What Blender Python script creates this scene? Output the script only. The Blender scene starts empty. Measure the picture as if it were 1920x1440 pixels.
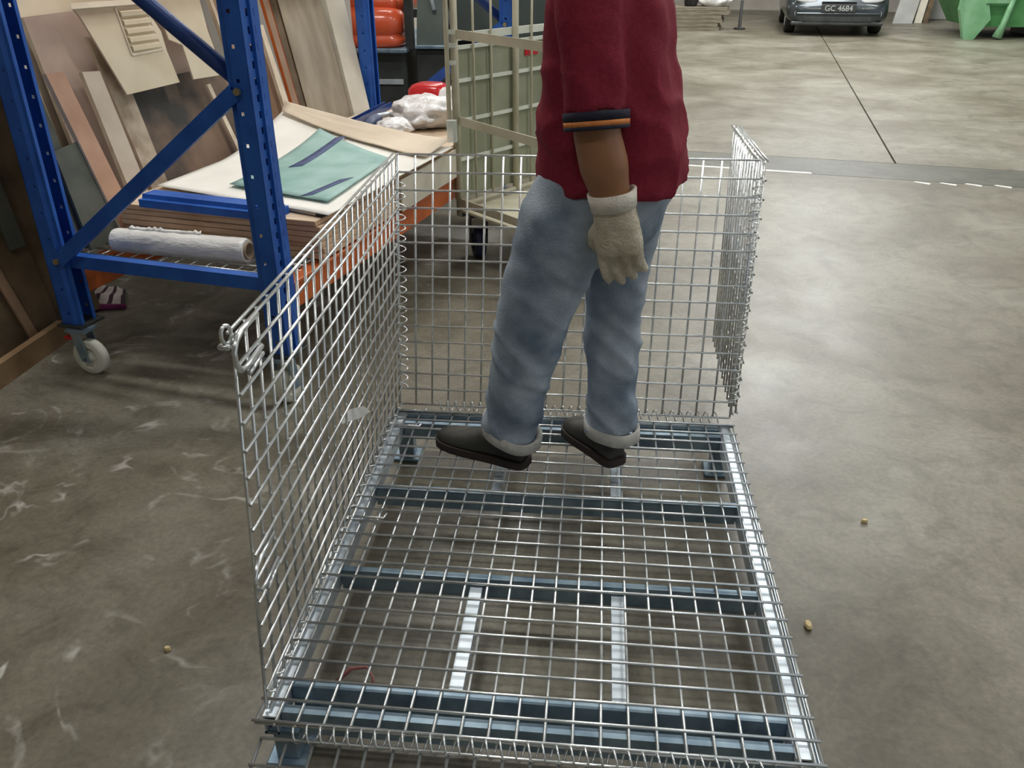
import bpy, bmesh, math, random
from mathutils import Vector, Matrix, noise
random.seed(7)
SC = bpy.context.scene
COL = SC.collection
V = Vector

# ------------------------------------------------------------------ camera, world, lights, exposure
cd = bpy.data.cameras.new('camera'); cam = bpy.data.objects.new('camera', cd); COL.objects.link(cam)
cd.sensor_width = 36.0; cd.lens = 29.41; cd.clip_end = 200
cam.matrix_world = Matrix(((0.99507210, -0.04202931, 0.08980565, 0.63041511),
                           (0.09906509, 0.45976142, -0.88249960, -2.37470823),
                           (-0.00419832, 0.88704733, 0.46165940, 1.51441433),
                           (0, 0, 0, 1)))
SC.camera = cam
world = bpy.data.worlds.new('world'); SC.world = world; world.use_nodes = True
wb = world.node_tree.nodes['Background']; wb.inputs[0].default_value = (0.86, 0.94, 1.0, 1); wb.inputs[1].default_value = 0.62
SC.view_settings.view_transform = 'Standard'; SC.view_settings.look = 'None'
SC.view_settings.exposure = -0.10; SC.view_settings.gamma = 1.0; SC.view_settings.use_curve_mapping = False

LAMPS = [(x, y) for y in (-3.0, 1.5, 6.0, 11.0, 16.0) for x in (-0.9, 2.6, 6.8)]
ZC = 5.6
for (x, y) in LAMPS:
    l = bpy.data.lights.new('tube_light', 'AREA'); l.shape = 'RECTANGLE'; l.size = 1.5; l.size_y = 0.3
    l.energy = (112 if x < 0 else 78 if x < 4 else 82) * (0.32 if y < -1 else 0.92 if y < 3 else 1.12); l.color = (1.0, 0.98, 0.92)
    o = bpy.data.objects.new('tube_light', l); COL.objects.link(o); o.location = (x, y, ZC - 0.42)

# translucent roof strip far right: daylight through the roof
SKY = V((4.30, 12.0, ZC - 0.03))
l = bpy.data.lights.new('rooflight', 'AREA'); l.shape = 'RECTANGLE'; l.size = 9.5; l.size_y = 1.5; l.energy = 400; l.color = (0.90, 0.96, 1.0)
o = bpy.data.objects.new('rooflight', l); COL.objects.link(o); o.location = SKY; o.rotation_euler = (0, 0, math.radians(78.0))

# ------------------------------------------------------------------ materials
MATS = {}
def mat(name, c1, c2=None, scale=8.0, detail=4, rough=0.6, metal=0.0, bump=0.0, bscale=None, stretch=(1, 1, 1),
        spec=0.5, lo=0.35, hi=0.65, trans=0.0, alpha=1.0, emis=None, coat=0.0):
    m = bpy.data.materials.new(name); m.use_nodes = True; nt = m.node_tree; b = nt.nodes['Principled BSDF']
    b.inputs['Roughness'].default_value = rough; b.inputs['Metallic'].default_value = metal
    b.inputs['Specular IOR Level'].default_value = spec
    b.inputs['Base Color'].default_value = (*c1, 1)
    if trans: b.inputs['Transmission Weight'].default_value = trans
    if alpha < 1: b.inputs['Alpha'].default_value = alpha
    if coat: b.inputs['Coat Weight'].default_value = coat
    if emis: b.inputs['Emission Color'].default_value = (*c1, 1); b.inputs['Emission Strength'].default_value = emis
    tc = nt.nodes.new('ShaderNodeTexCoord'); mp = nt.nodes.new('ShaderNodeMapping'); mp.inputs['Scale'].default_value = stretch
    nt.links.new(tc.outputs['Object'], mp.inputs[0])
    if c2 is not None:
        n = nt.nodes.new('ShaderNodeTexNoise'); n.inputs['Scale'].default_value = scale; n.inputs['Detail'].default_value = detail
        nt.links.new(mp.outputs[0], n.inputs['Vector'])
        r = nt.nodes.new('ShaderNodeValToRGB'); r.color_ramp.elements[0].position = lo; r.color_ramp.elements[1].position = hi
        r.color_ramp.elements[0].color = (*c1, 1); r.color_ramp.elements[1].color = (*c2, 1)
        nt.links.new(n.outputs[0], r.inputs[0]); nt.links.new(r.outputs[0], b.inputs['Base Color'])
    if bump:
        n2 = nt.nodes.new('ShaderNodeTexNoise'); n2.inputs['Scale'].default_value = bscale or scale * 3; n2.inputs['Detail'].default_value = 3
        nt.links.new(mp.outputs[0], n2.inputs['Vector'])
        bp = nt.nodes.new('ShaderNodeBump'); bp.inputs['Strength'].default_value = bump; bp.inputs['Distance'].default_value = 0.01
        nt.links.new(n2.outputs[0], bp.inputs['Height']); nt.links.new(bp.outputs[0], b.inputs['Normal'])
    MATS[name] = m
    return m

GALV = mat('galvanised_wire', (0.70, 0.74, 0.75), (0.86, 0.89, 0.90), 30, 3, 0.27, 0.88)
GALVD = mat('galvanised_channel', (0.17, 0.25, 0.33), (0.30, 0.40, 0.48), 14, 4, 0.42, 0.55)
GALVF = mat('galvanised_flange', (0.55, 0.63, 0.70), (0.68, 0.75, 0.82), 14, 4, 0.40, 0.6)
BLUE = mat('blue_paint', (0.012, 0.085, 0.40), (0.022, 0.125, 0.50), 9, 4, 0.42, 0.0, 0.05, 40)
DBLUE = mat('dark_blue_paint', (0.010, 0.040, 0.17), (0.015, 0.055, 0.22), 9, 4, 0.35)
ORANGE = mat('orange_paint', (0.50, 0.105, 0.022), (0.62, 0.155, 0.035), 10, 4, 0.5, 0, 0.05, 40)
RED = mat('forklift_orange', (0.62, 0.085, 0.028), (0.70, 0.12, 0.04), 3, 3, 0.28, 0, coat=0.4)
BLACK = mat('black_steel', (0.020, 0.025, 0.023), (0.042, 0.048, 0.045), 6, 3, 0.5)
RUBBER = mat('black_rubber', (0.012, 0.012, 0.012), (0.022, 0.022, 0.022), 12, 3, 0.75)
NAVY = mat('navy_wheel', (0.012, 0.018, 0.06), (0.02, 0.03, 0.08), 12, 3, 0.5)
DGREY = mat('dark_grey_panel', (0.055, 0.075, 0.068), (0.085, 0.105, 0.095), 5, 4, 0.55)
CREAMW = mat('cream_wheel', (0.62, 0.62, 0.53), (0.74, 0.74, 0.66), 16, 3, 0.5)
CAGE = mat('beige_cage_paint', (0.45, 0.43, 0.32), (0.55, 0.52, 0.40), 9, 4, 0.5)
CAGEP = mat('cage_panel_grey_green', (0.27, 0.285, 0.20), (0.34, 0.355, 0.26), 5, 4, 0.55)
CAGER = mat('cage_rail_pale', (0.66, 0.70, 0.62), (0.76, 0.80, 0.72), 9, 4, 0.5)
PLY = mat('plywood_face', (0.60, 0.46, 0.33), (0.73, 0.59, 0.45), 4, 6, 0.6, stretch=(1, 8, 1))
PLYE = mat('plywood_edge', (0.54, 0.33, 0.19), (0.72, 0.50, 0.33), 5, 5, 0.7, stretch=(1, 1, 3))
PINK = mat('pink_brown_board', (0.40, 0.29, 0.235), (0.54, 0.42, 0.36), 3.0, 6, 0.7)
CREAM = mat('cream_board', (0.60, 0.52, 0.38), (0.70, 0.62, 0.48), 5, 5, 0.7)
MDF = mat('mdf_strip', (0.44, 0.25, 0.165), (0.54, 0.33, 0.23), 6, 5, 0.7)
PALE = mat('pale_strip', (0.50, 0.42, 0.33), (0.60, 0.52, 0.43), 6, 5, 0.7)
PALEEDGE = mat('sawn_edge_pale', (0.66, 0.55, 0.42), (0.80, 0.70, 0.56), 12, 4, 0.75)
TORN = mat('weathered_strip', (0.30, 0.23, 0.16), (0.56, 0.47, 0.37), 9, 6, 0.8)
CARD = mat('cardboard', (0.62, 0.53, 0.38), (0.72, 0.64, 0.49), 4, 5, 0.8)
CARDL = mat('cardboard_crease', (0.72, 0.64, 0.50), (0.80, 0.73, 0.60), 9, 4, 0.8)
BLOTCH = mat('dark_blotched_board', (0.045, 0.042, 0.040), (0.26, 0.17, 0.115), 3.2, 5, 0.75, lo=0.42, hi=0.66)
DBROWN = mat('dark_brown_board', (0.075, 0.050, 0.026), (0.17, 0.115, 0.062), 5, 6, 0.75)
RBROWN = mat('brown_board', (0.27, 0.165, 0.10), (0.38, 0.25, 0.165), 4, 5, 0.7)
GGREEN = mat('grey_green_board', (0.060, 0.070, 0.058), (0.13, 0.135, 0.11), 5, 5, 0.7)
TALL = mat('tall_beige_board', (0.26, 0.215, 0.15), (0.38, 0.33, 0.245), 3, 6, 0.7, stretch=(3, 3, .6))
TALLP = mat('pale_slab', (0.60, 0.56, 0.46), (0.68, 0.64, 0.54), 6, 4, 0.7)
TIMBER = mat('old_timber', (0.14, 0.12, 0.085), (0.24, 0.21, 0.16), 4, 5, 0.8, stretch=(1, 6, 6))
PLANK = mat('floor_plank', (0.20, 0.12, 0.058), (0.34, 0.22, 0.12), 6, 5, 0.75)
WHITEP = mat('white_sheet', (0.82, 0.81, 0.76), (0.90, 0.89, 0.84), 4, 4, 0.7)
KRAFT = mat('beige_sheet', (0.62, 0.52, 0.40), (0.72, 0.62, 0.50), 3, 5, 0.75)
TEAL = mat('teal_paper', (0.22, 0.40, 0.37), (0.34, 0.52, 0.50), 7, 6, 0.55)
STRIPE = mat('navy_print', (0.030, 0.050, 0.15), (0.05, 0.08, 0.20), 20, 3, 0.6)
FILM = mat('stretch_film', (0.84, 0.84, 0.82), (0.95, 0.95, 0.93), 18, 5, 0.22, bump=0.5, bscale=25, stretch=(1, 1, 3))
CORE = mat('cardboard_core', (0.33, 0.25, 0.17), (0.42, 0.33, 0.24), 20, 3, 0.8)
COREIN = mat('core_inside', (0.09, 0.07, 0.05), (0.12, 0.09, 0.07), 20, 3, 0.8)
BAG = mat('white_plastic', (0.80, 0.79, 0.80), (0.92, 0.92, 0.94), 14, 4, 0.28, bump=0.9, bscale=30)
REDP = mat('red_plastic', (0.55, 0.018, 0.022), (0.66, 0.04, 0.045), 5, 3, 0.22)
TOOL = mat('navy_tool', (0.02, 0.035, 0.11), (0.05, 0.08, 0.18), 10, 3, 0.5)
MAROON = mat('maroon_knit', (0.215, 0.019, 0.038), (0.26, 0.025, 0.048), 90, 3, 0.85, 0, 0.25, 260, spec=0.2)
NAVYK = mat('navy_trim', (0.010, 0.011, 0.028), (0.018, 0.019, 0.04), 90, 3, 0.85)
ORK = mat('orange_trim', (0.62, 0.20, 0.05), (0.70, 0.26, 0.08), 90, 3, 0.85)
DENIM = mat('faded_denim', (0.15, 0.205, 0.285), (0.45, 0.52, 0.60), 6.5, 8, 0.85, 0, 0.35, 220, spec=0.2, lo=0.34, hi=0.66)
CUFF = mat('denim_inside', (0.42, 0.41, 0.39), (0.54, 0.53, 0.50), 40, 4, 0.9)
SKIN = mat('skin', (0.30, 0.135, 0.062), (0.36, 0.17, 0.085), 9, 4, 0.5)
HAIR = mat('black_hair', (0.012, 0.010, 0.009), (0.022, 0.019, 0.017), 60, 4, 0.5)
EYE = mat('eye_white', (0.75, 0.73, 0.70), None, rough=0.25)
IRIS = mat('eye_dark', (0.02, 0.012, 0.008), None, rough=0.2)
LIP = mat('lip', (0.28, 0.09, 0.07), None, rough=0.5)
GLOVE = mat('cotton_glove', (0.58, 0.51, 0.39), (0.76, 0.70, 0.58), 24, 4, 0.95, 0, 0.5, 190, spec=0.1)
GLOVEC = mat('glove_cuff', (0.78, 0.72, 0.64), (0.86, 0.81, 0.74), 60, 3, 0.95, 0, 0.4, 190)
SHOE = mat('black_shoe', (0.016, 0.016, 0.014), (0.042, 0.042, 0.036), 8, 5, 0.6, 0, 0.15, 60)
SOLE = mat('shoe_sole', (0.022, 0.014, 0.014), (0.035, 0.024, 0.022), 14, 3, 0.7)
CARP = mat('car_paint', (0.038, 0.048, 0.055), (0.055, 0.066, 0.074), 3, 3, 0.25, 0.5, coat=0.5)
GLASSD = mat('dark_glass', (0.02, 0.025, 0.028), None, rough=0.05, spec=0.7)
LENS = mat('headlamp_lens', (0.85, 0.88, 0.92), None, rough=0.08, spec=0.8)
PLATEB = mat('plate_black', (0.03, 0.035, 0.035), None, rough=0.5)
PLATET = mat('plate_letters', (0.45, 0.47, 0.45), None, rough=0.5)
GREEN = mat('green_skip_paint', (0.060, 0.245, 0.075), (0.105, 0.32, 0.115), 3, 5, 0.5, 0, 0.05, 20)
GREENL = mat('green_skip_rib', (0.14, 0.34, 0.16), (0.22, 0.42, 0.24), 4, 4, 0.5)
BRASS = mat('bolt_brass', (0.60, 0.50, 0.28), None, rough=0.35, metal=0.9)
WALLM = mat('painted_wall', (0.36, 0.33, 0.29), (0.44, 0.41, 0.37), 2, 5, 0.85)
CEILM = mat('ceiling_deck', (0.50, 0.50, 0.48), (0.56, 0.56, 0.54), 2, 3, 0.8)
LAMPB = mat('lamp_housing', (0.7, 0.7, 0.7), None, rough=0.4)
TUBEM = mat('lit_tube', (1.0, 0.98, 0.92), None, emis=6.0)
PAINTW = mat('floor_paint_white', (0.78, 0.78, 0.74), (0.62, 0.62, 0.58), 12, 5, 0.6)
RAGW = mat('rag_white', (0.56, 0.50, 0.50), (0.68, 0.61, 0.60), 12, 4, 0.9)
RAGP = mat('rag_purple', (0.13, 0.012, 0.075), (0.18, 0.025, 0.11), 20, 3, 0.9)
RAGD = mat('rag_dark', (0.06, 0.035, 0.05), None, rough=0.9)
PINKS = mat('pink_strap', (0.55, 0.20, 0.20), (0.64, 0.27, 0.26), 12, 3, 0.6)
TAGW = mat('white_tag', (0.88, 0.90, 0.90), None, rough=0.4)
CHIPM = mat('wood_chip', (0.62, 0.50, 0.26), (0.72, 0.58, 0.32), 30, 3, 0.7)
RULER = mat('aluminium_beige', (0.58, 0.54, 0.44), (0.68, 0.64, 0.54), 10, 3, 0.45)
CLEARP = mat('clear_sleeve', (0.75, 0.84, 0.82), None, rough=0.15, alpha=0.55)
PILLAR = mat('concrete_pillar', (0.36, 0.36, 0.34), (0.44, 0.44, 0.42), 3, 5, 0.85)

def concrete(name, tint=(1, 1, 1), sc=1.0, lines=True):
    m = bpy.data.materials.new(name); m.use_nodes = True; nt = m.node_tree; b = nt.nodes['Principled BSDF']; L = nt.links.new
    def N(t): return nt.nodes.new(t)
    g = N('ShaderNodeNewGeometry')
    def nz(scale, detail, dist=0.0, rough=0.55):
        n = N('ShaderNodeTexNoise'); n.inputs['Scale'].default_value = scale; n.inputs['Detail'].default_value = detail
        n.inputs['Distortion'].default_value = dist; n.inputs['Roughness'].default_value = rough; L(g.outputs['Position'], n.inputs['Vector']); return n
    def ramp(src, *els):
        r = N('ShaderNodeValToRGB')
        while len(r.color_ramp.elements) < len(els): r.color_ramp.elements.new(0.5)
        for e, (p, c) in zip(r.color_ramp.elements, els): e.position = p; e.color = (*[c[i] * tint[i] for i in range(3)], 1)
        L(src, r.inputs[0]); return r
    def mix(fac, a, c, mode='MIX'):
        x = N('ShaderNodeMix'); x.data_type = 'RGBA'; x.blend_type = mode
        if isinstance(fac, (int, float)): x.inputs[0].default_value = fac
        else: L(fac, x.inputs[0])
        L(a, x.inputs[6]); L(c, x.inputs[7]); return x.outputs[2]
    base = ramp(nz(0.9, 6, 0.6).outputs[0], (0.32, (0.205, 0.178, 0.132)), (0.5, (0.325, 0.305, 0.252)), (0.68, (0.45, 0.436, 0.39)))
    fine = ramp(nz(55, 5, 0, .7).outputs[0], (0.3, (0.60, 0.59, 0.57)), (0.7, (1.12, 1.12, 1.1)))
    c = mix(0.75, base.outputs[0], fine.outputs[0], 'MULTIPLY')
    mot = ramp(nz(5.5, 8, 1.2, .65).outputs[0], (0.32, (0.50, 0.48, 0.44)), (0.55, (1.0, 1.0, 1.0)), (0.8, (1.16, 1.16, 1.14)))
    c = mix(0.7, c, mot.outputs[0], 'MULTIPLY')
    st = ramp(nz(1.7, 5, 1.0).outputs[0], (0.60, (1, 1, 1)), (0.72, (0.60, 0.57, 0.52)))
    c = mix(0.6, c, st.outputs[0], 'MULTIPLY')
    sp = N('ShaderNodeTexVoronoi'); sp.inputs['Scale'].default_value = 3.2; L(g.outputs['Position'], sp.inputs['Vector'])
    spr = ramp(sp.outputs['Distance'], (0.02, (0.45, 0.42, 0.38)), (0.075, (1, 1, 1)))
    c = mix(0.5, c, spr.outputs[0], 'MULTIPLY')
    if lines:   # dried glue / chalk scuffs: thin contours of a warped noise inside patches
        n = nz(1.9, 3, 1.8); s1 = N('ShaderNodeMath'); s1.operation = 'SUBTRACT'; L(n.outputs[0], s1.inputs[0]); s1.inputs[1].default_value = 0.47
        s2 = N('ShaderNodeMath'); s2.operation = 'ABSOLUTE'; L(s1.outputs[0], s2.inputs[0])
        lr = N('ShaderNodeValToRGB'); lr.color_ramp.elements[0].position = 0.004; lr.color_ramp.elements[1].position = 0.034
        lr.color_ramp.elements[0].color = (1, 1, 1, 1); lr.color_ramp.elements[1].color = (0, 0, 0, 1); L(s2.outputs[0], lr.inputs[0])
        pm = nz(6.5, 5, .4); pr = N('ShaderNodeValToRGB'); pr.color_ramp.elements[0].position = 0.50; pr.color_ramp.elements[1].position = 0.72; L(pm.outputs[0], pr.inputs[0])
        mm = N('ShaderNodeMath'); mm.operation = 'MULTIPLY'; L(lr.outputs[0], mm.inputs[0]); L(pr.outputs[0], mm.inputs[1])
        m3 = N('ShaderNodeMath'); m3.operation = 'MULTIPLY'; L(mm.outputs[0], m3.inputs[0]); 
        sx = N('ShaderNodeSeparateXYZ'); L(g.outputs['Position'], sx.inputs[0]); xm = N('ShaderNodeMapRange'); xm.inputs[1].default_value = -0.05; xm.inputs[2].default_value = -0.45; xm.inputs[3].default_value = 0.04; xm.inputs[4].default_value = 0.75
        L(sx.outputs[0], xm.inputs[0]); L(xm.outputs[0], m3.inputs[1])
        w = N('ShaderNodeRGB'); w.outputs[0].default_value = (0.66, 0.65, 0.61, 1)
        c = mix(m3.outputs[0], c, w.outputs[0])
    L(c, b.inputs['Base Color'])
    rr = N('ShaderNodeMapRange'); rr.inputs[3].default_value = 0.27; rr.inputs[4].default_value = 0.55
    L(nz(2.3, 6, .5).outputs[0], rr.inputs[0]); L(rr.outputs[0], b.inputs['Roughness'])
    b.inputs['Specular IOR Level'].default_value = 0.45
    bp = N('ShaderNodeBump'); bp.inputs['Strength'].default_value = 0.12; bp.inputs['Distance'].default_value = 0.004
    L(nz(40, 5).outputs[0], bp.inputs['Height']); L(bp.outputs[0], b.inputs['Normal'])
    return m
CONC = concrete('stained_concrete', (0.868, 0.863, 0.846))
CONCB = concrete('concrete_strip', (0.71, 0.73, 0.725), lines=False)
JOINT = mat('joint_filler', (0.07, 0.065, 0.055), (0.10, 0.095, 0.08), 20, 3, 0.9)

# ------------------------------------------------------------------ mesh helpers
ORIG = {}
def thing(name, label, cat, loc=(0, 0, 0), group=None):
    o = bpy.data.objects.new(name, None); COL.objects.link(o); o.location = loc; o.empty_display_size = 0.1
    o['label'] = label; o['category'] = cat
    if group: o['group'] = group
    ORIG[o.name] = V(loc); return o
def tag(o, label, cat, group=None, kind=None):
    o['label'] = label; o['category'] = cat
    if group: o['group'] = group
    if kind: o['kind'] = kind
    return o
def root_loc(p):
    while p.parent: p = p.parent
    return V(p.location)
def obj(name, bm, m, parent=None, smooth=False, label=None, loc=None, kind=None):
    """link a bmesh given in world coordinates as one mesh object"""
    me = bpy.data.meshes.new(name); bmesh.ops.recalc_face_normals(bm, faces=bm.faces)
    bm.to_mesh(me); bm.free()
    for x in (m if isinstance(m, (list, tuple)) else [m]): me.materials.append(x)
    o = bpy.data.objects.new(name, me); COL.objects.link(o)
    if parent is not None:
        me.transform(Matrix.Translation(-root_loc(parent))); o.parent = parent
    elif loc is not None:
        me.transform(Matrix.Translation(-V(loc))); o.location = loc
    if smooth:
        for p in me.polygons: p.use_smooth = True
    if label: o['label'] = label
    if kind: o['kind'] = kind
    return o
def struct(name, bm, m, parent=None, loc=None):
    o = obj(name, bm, m, parent, loc=loc); o['kind'] = 'structure'; return o
def box(bm, c, size, M=None, bevel=0.0, mi=0):
    """axis box centred at c (or in frame M)"""
    r = bmesh.ops.create_cube(bm, size=1.0); vs = r['verts']
    bmesh.ops.scale(bm, vec=size, verts=vs); bmesh.ops.translate(bm, vec=c, verts=vs)
    if bevel:
        es = list({e for v in vs for e in v.link_edges})
        rb = bmesh.ops.bevel(bm, geom=es, offset=bevel, segments=1, affect='EDGES')
        vs = list({v for f in rb['faces'] for v in f.verts} | {v for v in vs if v.is_valid})
    if M is not None: bmesh.ops.transform(bm, matrix=M, verts=vs)
    if mi:
        for f in {f for v in vs for f in v.link_faces}: f.material_index = mi
    return vs
def ring(c, ax, ay, rx, ry, n, ph=0.0, p=2.0):
    out = []
    for i in range(n):
        a = 2 * math.pi * i / n + ph; ca, sa = math.cos(a), math.sin(a)
        if p != 2.0:
            ca = math.copysign(abs(ca) ** (2 / p), ca); sa = math.copysign(abs(sa) ** (2 / p), sa)
        out.append(V(c) + V(ax) * (rx * ca) + V(ay) * (ry * sa))
    return out
def loft(bm, rings, cap=True, mi=0, closed=False):
    vr = [[bm.verts.new(p) for p in r] for r in rings]; n = len(rings[0]); fs = []
    prs = list(zip(vr[:-1], vr[1:]))
    if closed: prs.append((vr[-1], vr[0]))
    for a, b in prs:
        for i in range(n): fs.append(bm.faces.new((a[i], a[(i + 1) % n], b[(i + 1) % n], b[i])))
    if cap and not closed:
        fs.append(bm.faces.new(vr[0][::-1])); fs.append(bm.faces.new(vr[-1]))
    for f in fs: f.material_index = mi
    return vr
def tube(bm, pts, rad, n=10, cap=True, ref=None, mi=0, closed=False):
    pts = [V(p) for p in pts]; k = len(pts)
    if not isinstance(rad, (list, tuple)): rad = [rad] * k
    tg = []
    for i in range(k):
        if closed: t = pts[(i + 1) % k] - pts[i - 1]
        else: t = pts[min(i + 1, k - 1)] - pts[max(i - 1, 0)]
        tg.append(t.normalized())
    r0 = V(ref) if ref is not None else (V((0, 0, 1)) if abs(tg[0].z) < 0.9 else V((1, 0, 0)))
    x = (r0 - tg[0] * r0.dot(tg[0])).normalized(); rings = []
    for i in range(k):
        x = (x - tg[i] * x.dot(tg[i])).normalized(); y = tg[i].cross(x)
        r = rad[i]; rx, ry = r if isinstance(r, (list, tuple)) else (r, r)
        rings.append(ring(pts[i], x, y, rx, ry, n))
    return loft(bm, rings, cap, mi, closed)
def prism(bm, poly, d, mi=0):
    """polygon (list of 3D points) extruded by vector d"""
    a = [bm.verts.new(V(p)) for p in poly]; b = [bm.verts.new(V(p) + V(d)) for p in poly]; n = len(a)
    fs = [bm.faces.new(a[::-1]), bm.faces.new(b)]
    for i in range(n): fs.append(bm.faces.new((a[i], a[(i + 1) % n], b[(i + 1) % n], b[i])))
    for f in fs: f.material_index = mi
    return fs
def remesh(bm, voxel, smooth=4, disp=None, fac=0.5):
    me = bpy.data.meshes.new('tmp'); bmesh.ops.recalc_face_normals(bm, faces=bm.faces); bm.to_mesh(me); bm.free()
    o = bpy.data.objects.new('tmp', me); COL.objects.link(o)
    md = o.modifiers.new('r', 'REMESH'); md.mode = 'VOXEL'; md.voxel_size = voxel
    if smooth:
        sm = o.modifiers.new('s', 'SMOOTH'); sm.iterations = smooth; sm.factor = fac
    dg = bpy.context.evaluated_depsgraph_get(); ev = o.evaluated_get(dg)
    m2 = bpy.data.meshes.new_from_object(ev); bpy.data.objects.remove(o); bpy.data.meshes.remove(me)
    nb = bmesh.new(); nb.from_mesh(m2); bpy.data.meshes.remove(m2)
    if disp:
        nb.normal_update()
        nm = [(v, v.co.copy(), v.normal.copy()) for v in nb.verts]
        for v, c, n in nm: v.co = c + n * disp(c, n)
    return nb
def subdiv_obj(o, lv=1):
    md = o.modifiers.new('sub', 'SUBSURF'); md.levels = lv; md.render_levels = lv

def frame(o, x, y, z): # matrix from axes
    return Matrix(((x[0], y[0], z[0], o[0]), (x[1], y[1], z[1], o[1]), (x[2], y[2], z[2], o[2]), (0, 0, 0, 1)))

# rack grid: the building is aligned with the blue rack (bd runs along it, fd to the left across it)
PR = V((-0.487, 0.332, 0)); BD = V((0.2076, 0.9782, 0)).normalized(); FD = V((-0.9782, 0.2076, 0)).normalized(); UP = V((0, 0, 1))
def R(s, t, z=0.0): return PR + BD * s + FD * t + UP * z
RM = frame(PR, BD, FD, UP)

# ------------------------------------------------------------------ setting
bm = bmesh.new(); box(bm, (4.5, 0, -0.09), (40, 30, 0.14), RM)
floor = struct('floor', bm, JOINT)
def slab(s0, s1, t0, t1, m):
    bm = bmesh.new(); box(bm, ((s0 + s1) / 2, (t0 + t1) / 2, -0.02), (s1 - s0, t1 - t0, 0.04), RM)
    struct('slab', bm, m, floor)
S1, S2 = 4.286, 4.835          # far joint: dark strip across the hall
slab(-14, S1 - .004, -12.4, 6, CONC)
slab(S1 + .004, S2 - .004, -12.4, 6, CONCB)
def slabp(pts, m):
    bm = bmesh.new(); prism(bm, [R(p, q, -.04) for p, q in pts], (0, 0, .04)); struct('slab', bm, m, floor)
T1, T2 = -2.51, -1.72      # the joint between the far slabs runs slightly askew
slabp([(S2 + .004, -12.4), (24, -12.4), (24, T2 - .008), (S2 + .004, T1 - .008)], CONC)
slabp([(S2 + .004, T1 + .008), (24, T2 + .008), (24, 6), (S2 + .004, 6)], CONC)
bm = bmesh.new(); box(bm, (1.3, 1.78, 1.5), (5.4, 0.14, 3.0), RM); struct('wall_left', bm, WALLM)
bm = bmesh.new(); box(bm, (23.5, -3, ZC / 2), (0.2, 18, ZC), RM); struct('wall_back', bm, WALLM)
bm = bmesh.new(); box(bm, (-9.6, -3, ZC / 2), (0.2, 18, ZC), RM); struct('wall_light_block', bm, WALLM)  # unseen wall added behind the camera to keep light off the upright wires
bm = bmesh.new(); box(bm, (7, 5.6, ZC / 2), (33, 0.2, ZC), RM); struct('wall_far_left', bm, WALLM)
bm = bmesh.new(); box(bm, (7, -3, ZC + 0.1), (33, 18, 0.2), RM); struct('ceiling', bm, CEILM)
bm = bmesh.new(); box(bm, (0, 0, 0), (9.7, 1.7, .04), Matrix.Translation(SKY + UP * .03) @ Matrix.Rotation(math.radians(78), 4, 'Z')); struct('window_1', bm, TUBEM)
for (x, y) in LAMPS:
    t = thing('ceiling_light', 'twin tube light hanging from the ceiling, %s row, %s from the front' % ({-0.9: 'left', 2.6: 'middle', 6.8: 'right'}[x], {-3.0: 'first', 1.5: 'second', 6.0: 'third', 11.0: 'fourth', 16.0: 'last'}[y]), 'light', (x, y, ZC - 0.35), 'twin tube lights under the ceiling')
    bm = bmesh.new(); box(bm, (x, y, ZC - 0.32), (1.5, 0.3, 0.05), bevel=.01)
    tube(bm, [(x - .6, y, ZC - .3), (x - .6, y, ZC)], .008, 6); tube(bm, [(x + .6, y, ZC - .3), (x + .6, y, ZC)], .008, 6)
    obj('housing', bm, LAMPB, t)
    for d in (-.07, .07):
        bm = bmesh.new(); tube(bm, [(x - .7, y + d, ZC - .375), (x + .7, y + d, ZC - .375)], .016, 10); obj('tube', bm, TUBEM, t, True)

# painted marks on the floor
def paint(name, pts, label, group=None):
    bm = bmesh.new(); prism(bm, pts, (0, 0, 0.0015)); o = obj(name, bm, PAINTW, None, loc=pts[0])
    tag(o, label, 'floor marking', group)
paint('painted_line', [V((1.30, 4.33, 0)), V((2.244, 4.135, 0)), V((2.250, 4.180, 0)), V((1.30, 4.375, 0))],
      'short worn white line painted on the floor behind the wire cage, along the grey strip')
for i, (x, y) in enumerate([(2.955, 3.905), (3.13, 3.885), (3.30, 3.875), (3.49, 3.845)]):
    pts = [V((x - .035, y + .04, 0)), V((x + .055, y - .035, 0)), V((x + .075, y + .005, 0)), V((x + .02, y + .035, 0)), V((x - .01, y + .055, 0))]
    paint('chalk_mark', pts, ['first', 'second', 'third', 'rightmost'][i] + ' of four white chevron marks along the grey floor strip', 'white chevron marks by the grey floor strip')

# ------------------------------------------------------------------ the wire container
W, D, PZ, ZM = 1.10, 1.265, 0.055, 0.15
WR = 0.0033
cyl = bmesh.new(); tube(cyl, [(0, 0, -0.5), (0, 0, 0.5)], WR, 8); CYL = bpy.data.meshes.new('wire'); cyl.to_mesh(CYL); cyl.free()
CYL.materials.append(GALV)
for p in CYL.polygons: p.use_smooth = len(p.vertices) == 4
cont = thing('wire_container', 'galvanised wire mesh cage on a steel channel base with the worker inside, front gate dropped', 'cage', (0.55, -0.6, 0))
def wire(parent, a, b, name='wire'):
    a, b = V(a), V(b); d = b - a
    o = bpy.data.objects.new(name, CYL); COL.objects.link(o); o.parent = parent
    q = V((0, 0, 1)).rotation_difference(d.normalized())
    o.matrix_local = Matrix.Translation((a + b) / 2 - root_loc(parent)) @ q.to_matrix().to_4x4() @ Matrix.Diagonal((1, 1, d.length, 1))
    return o
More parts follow.
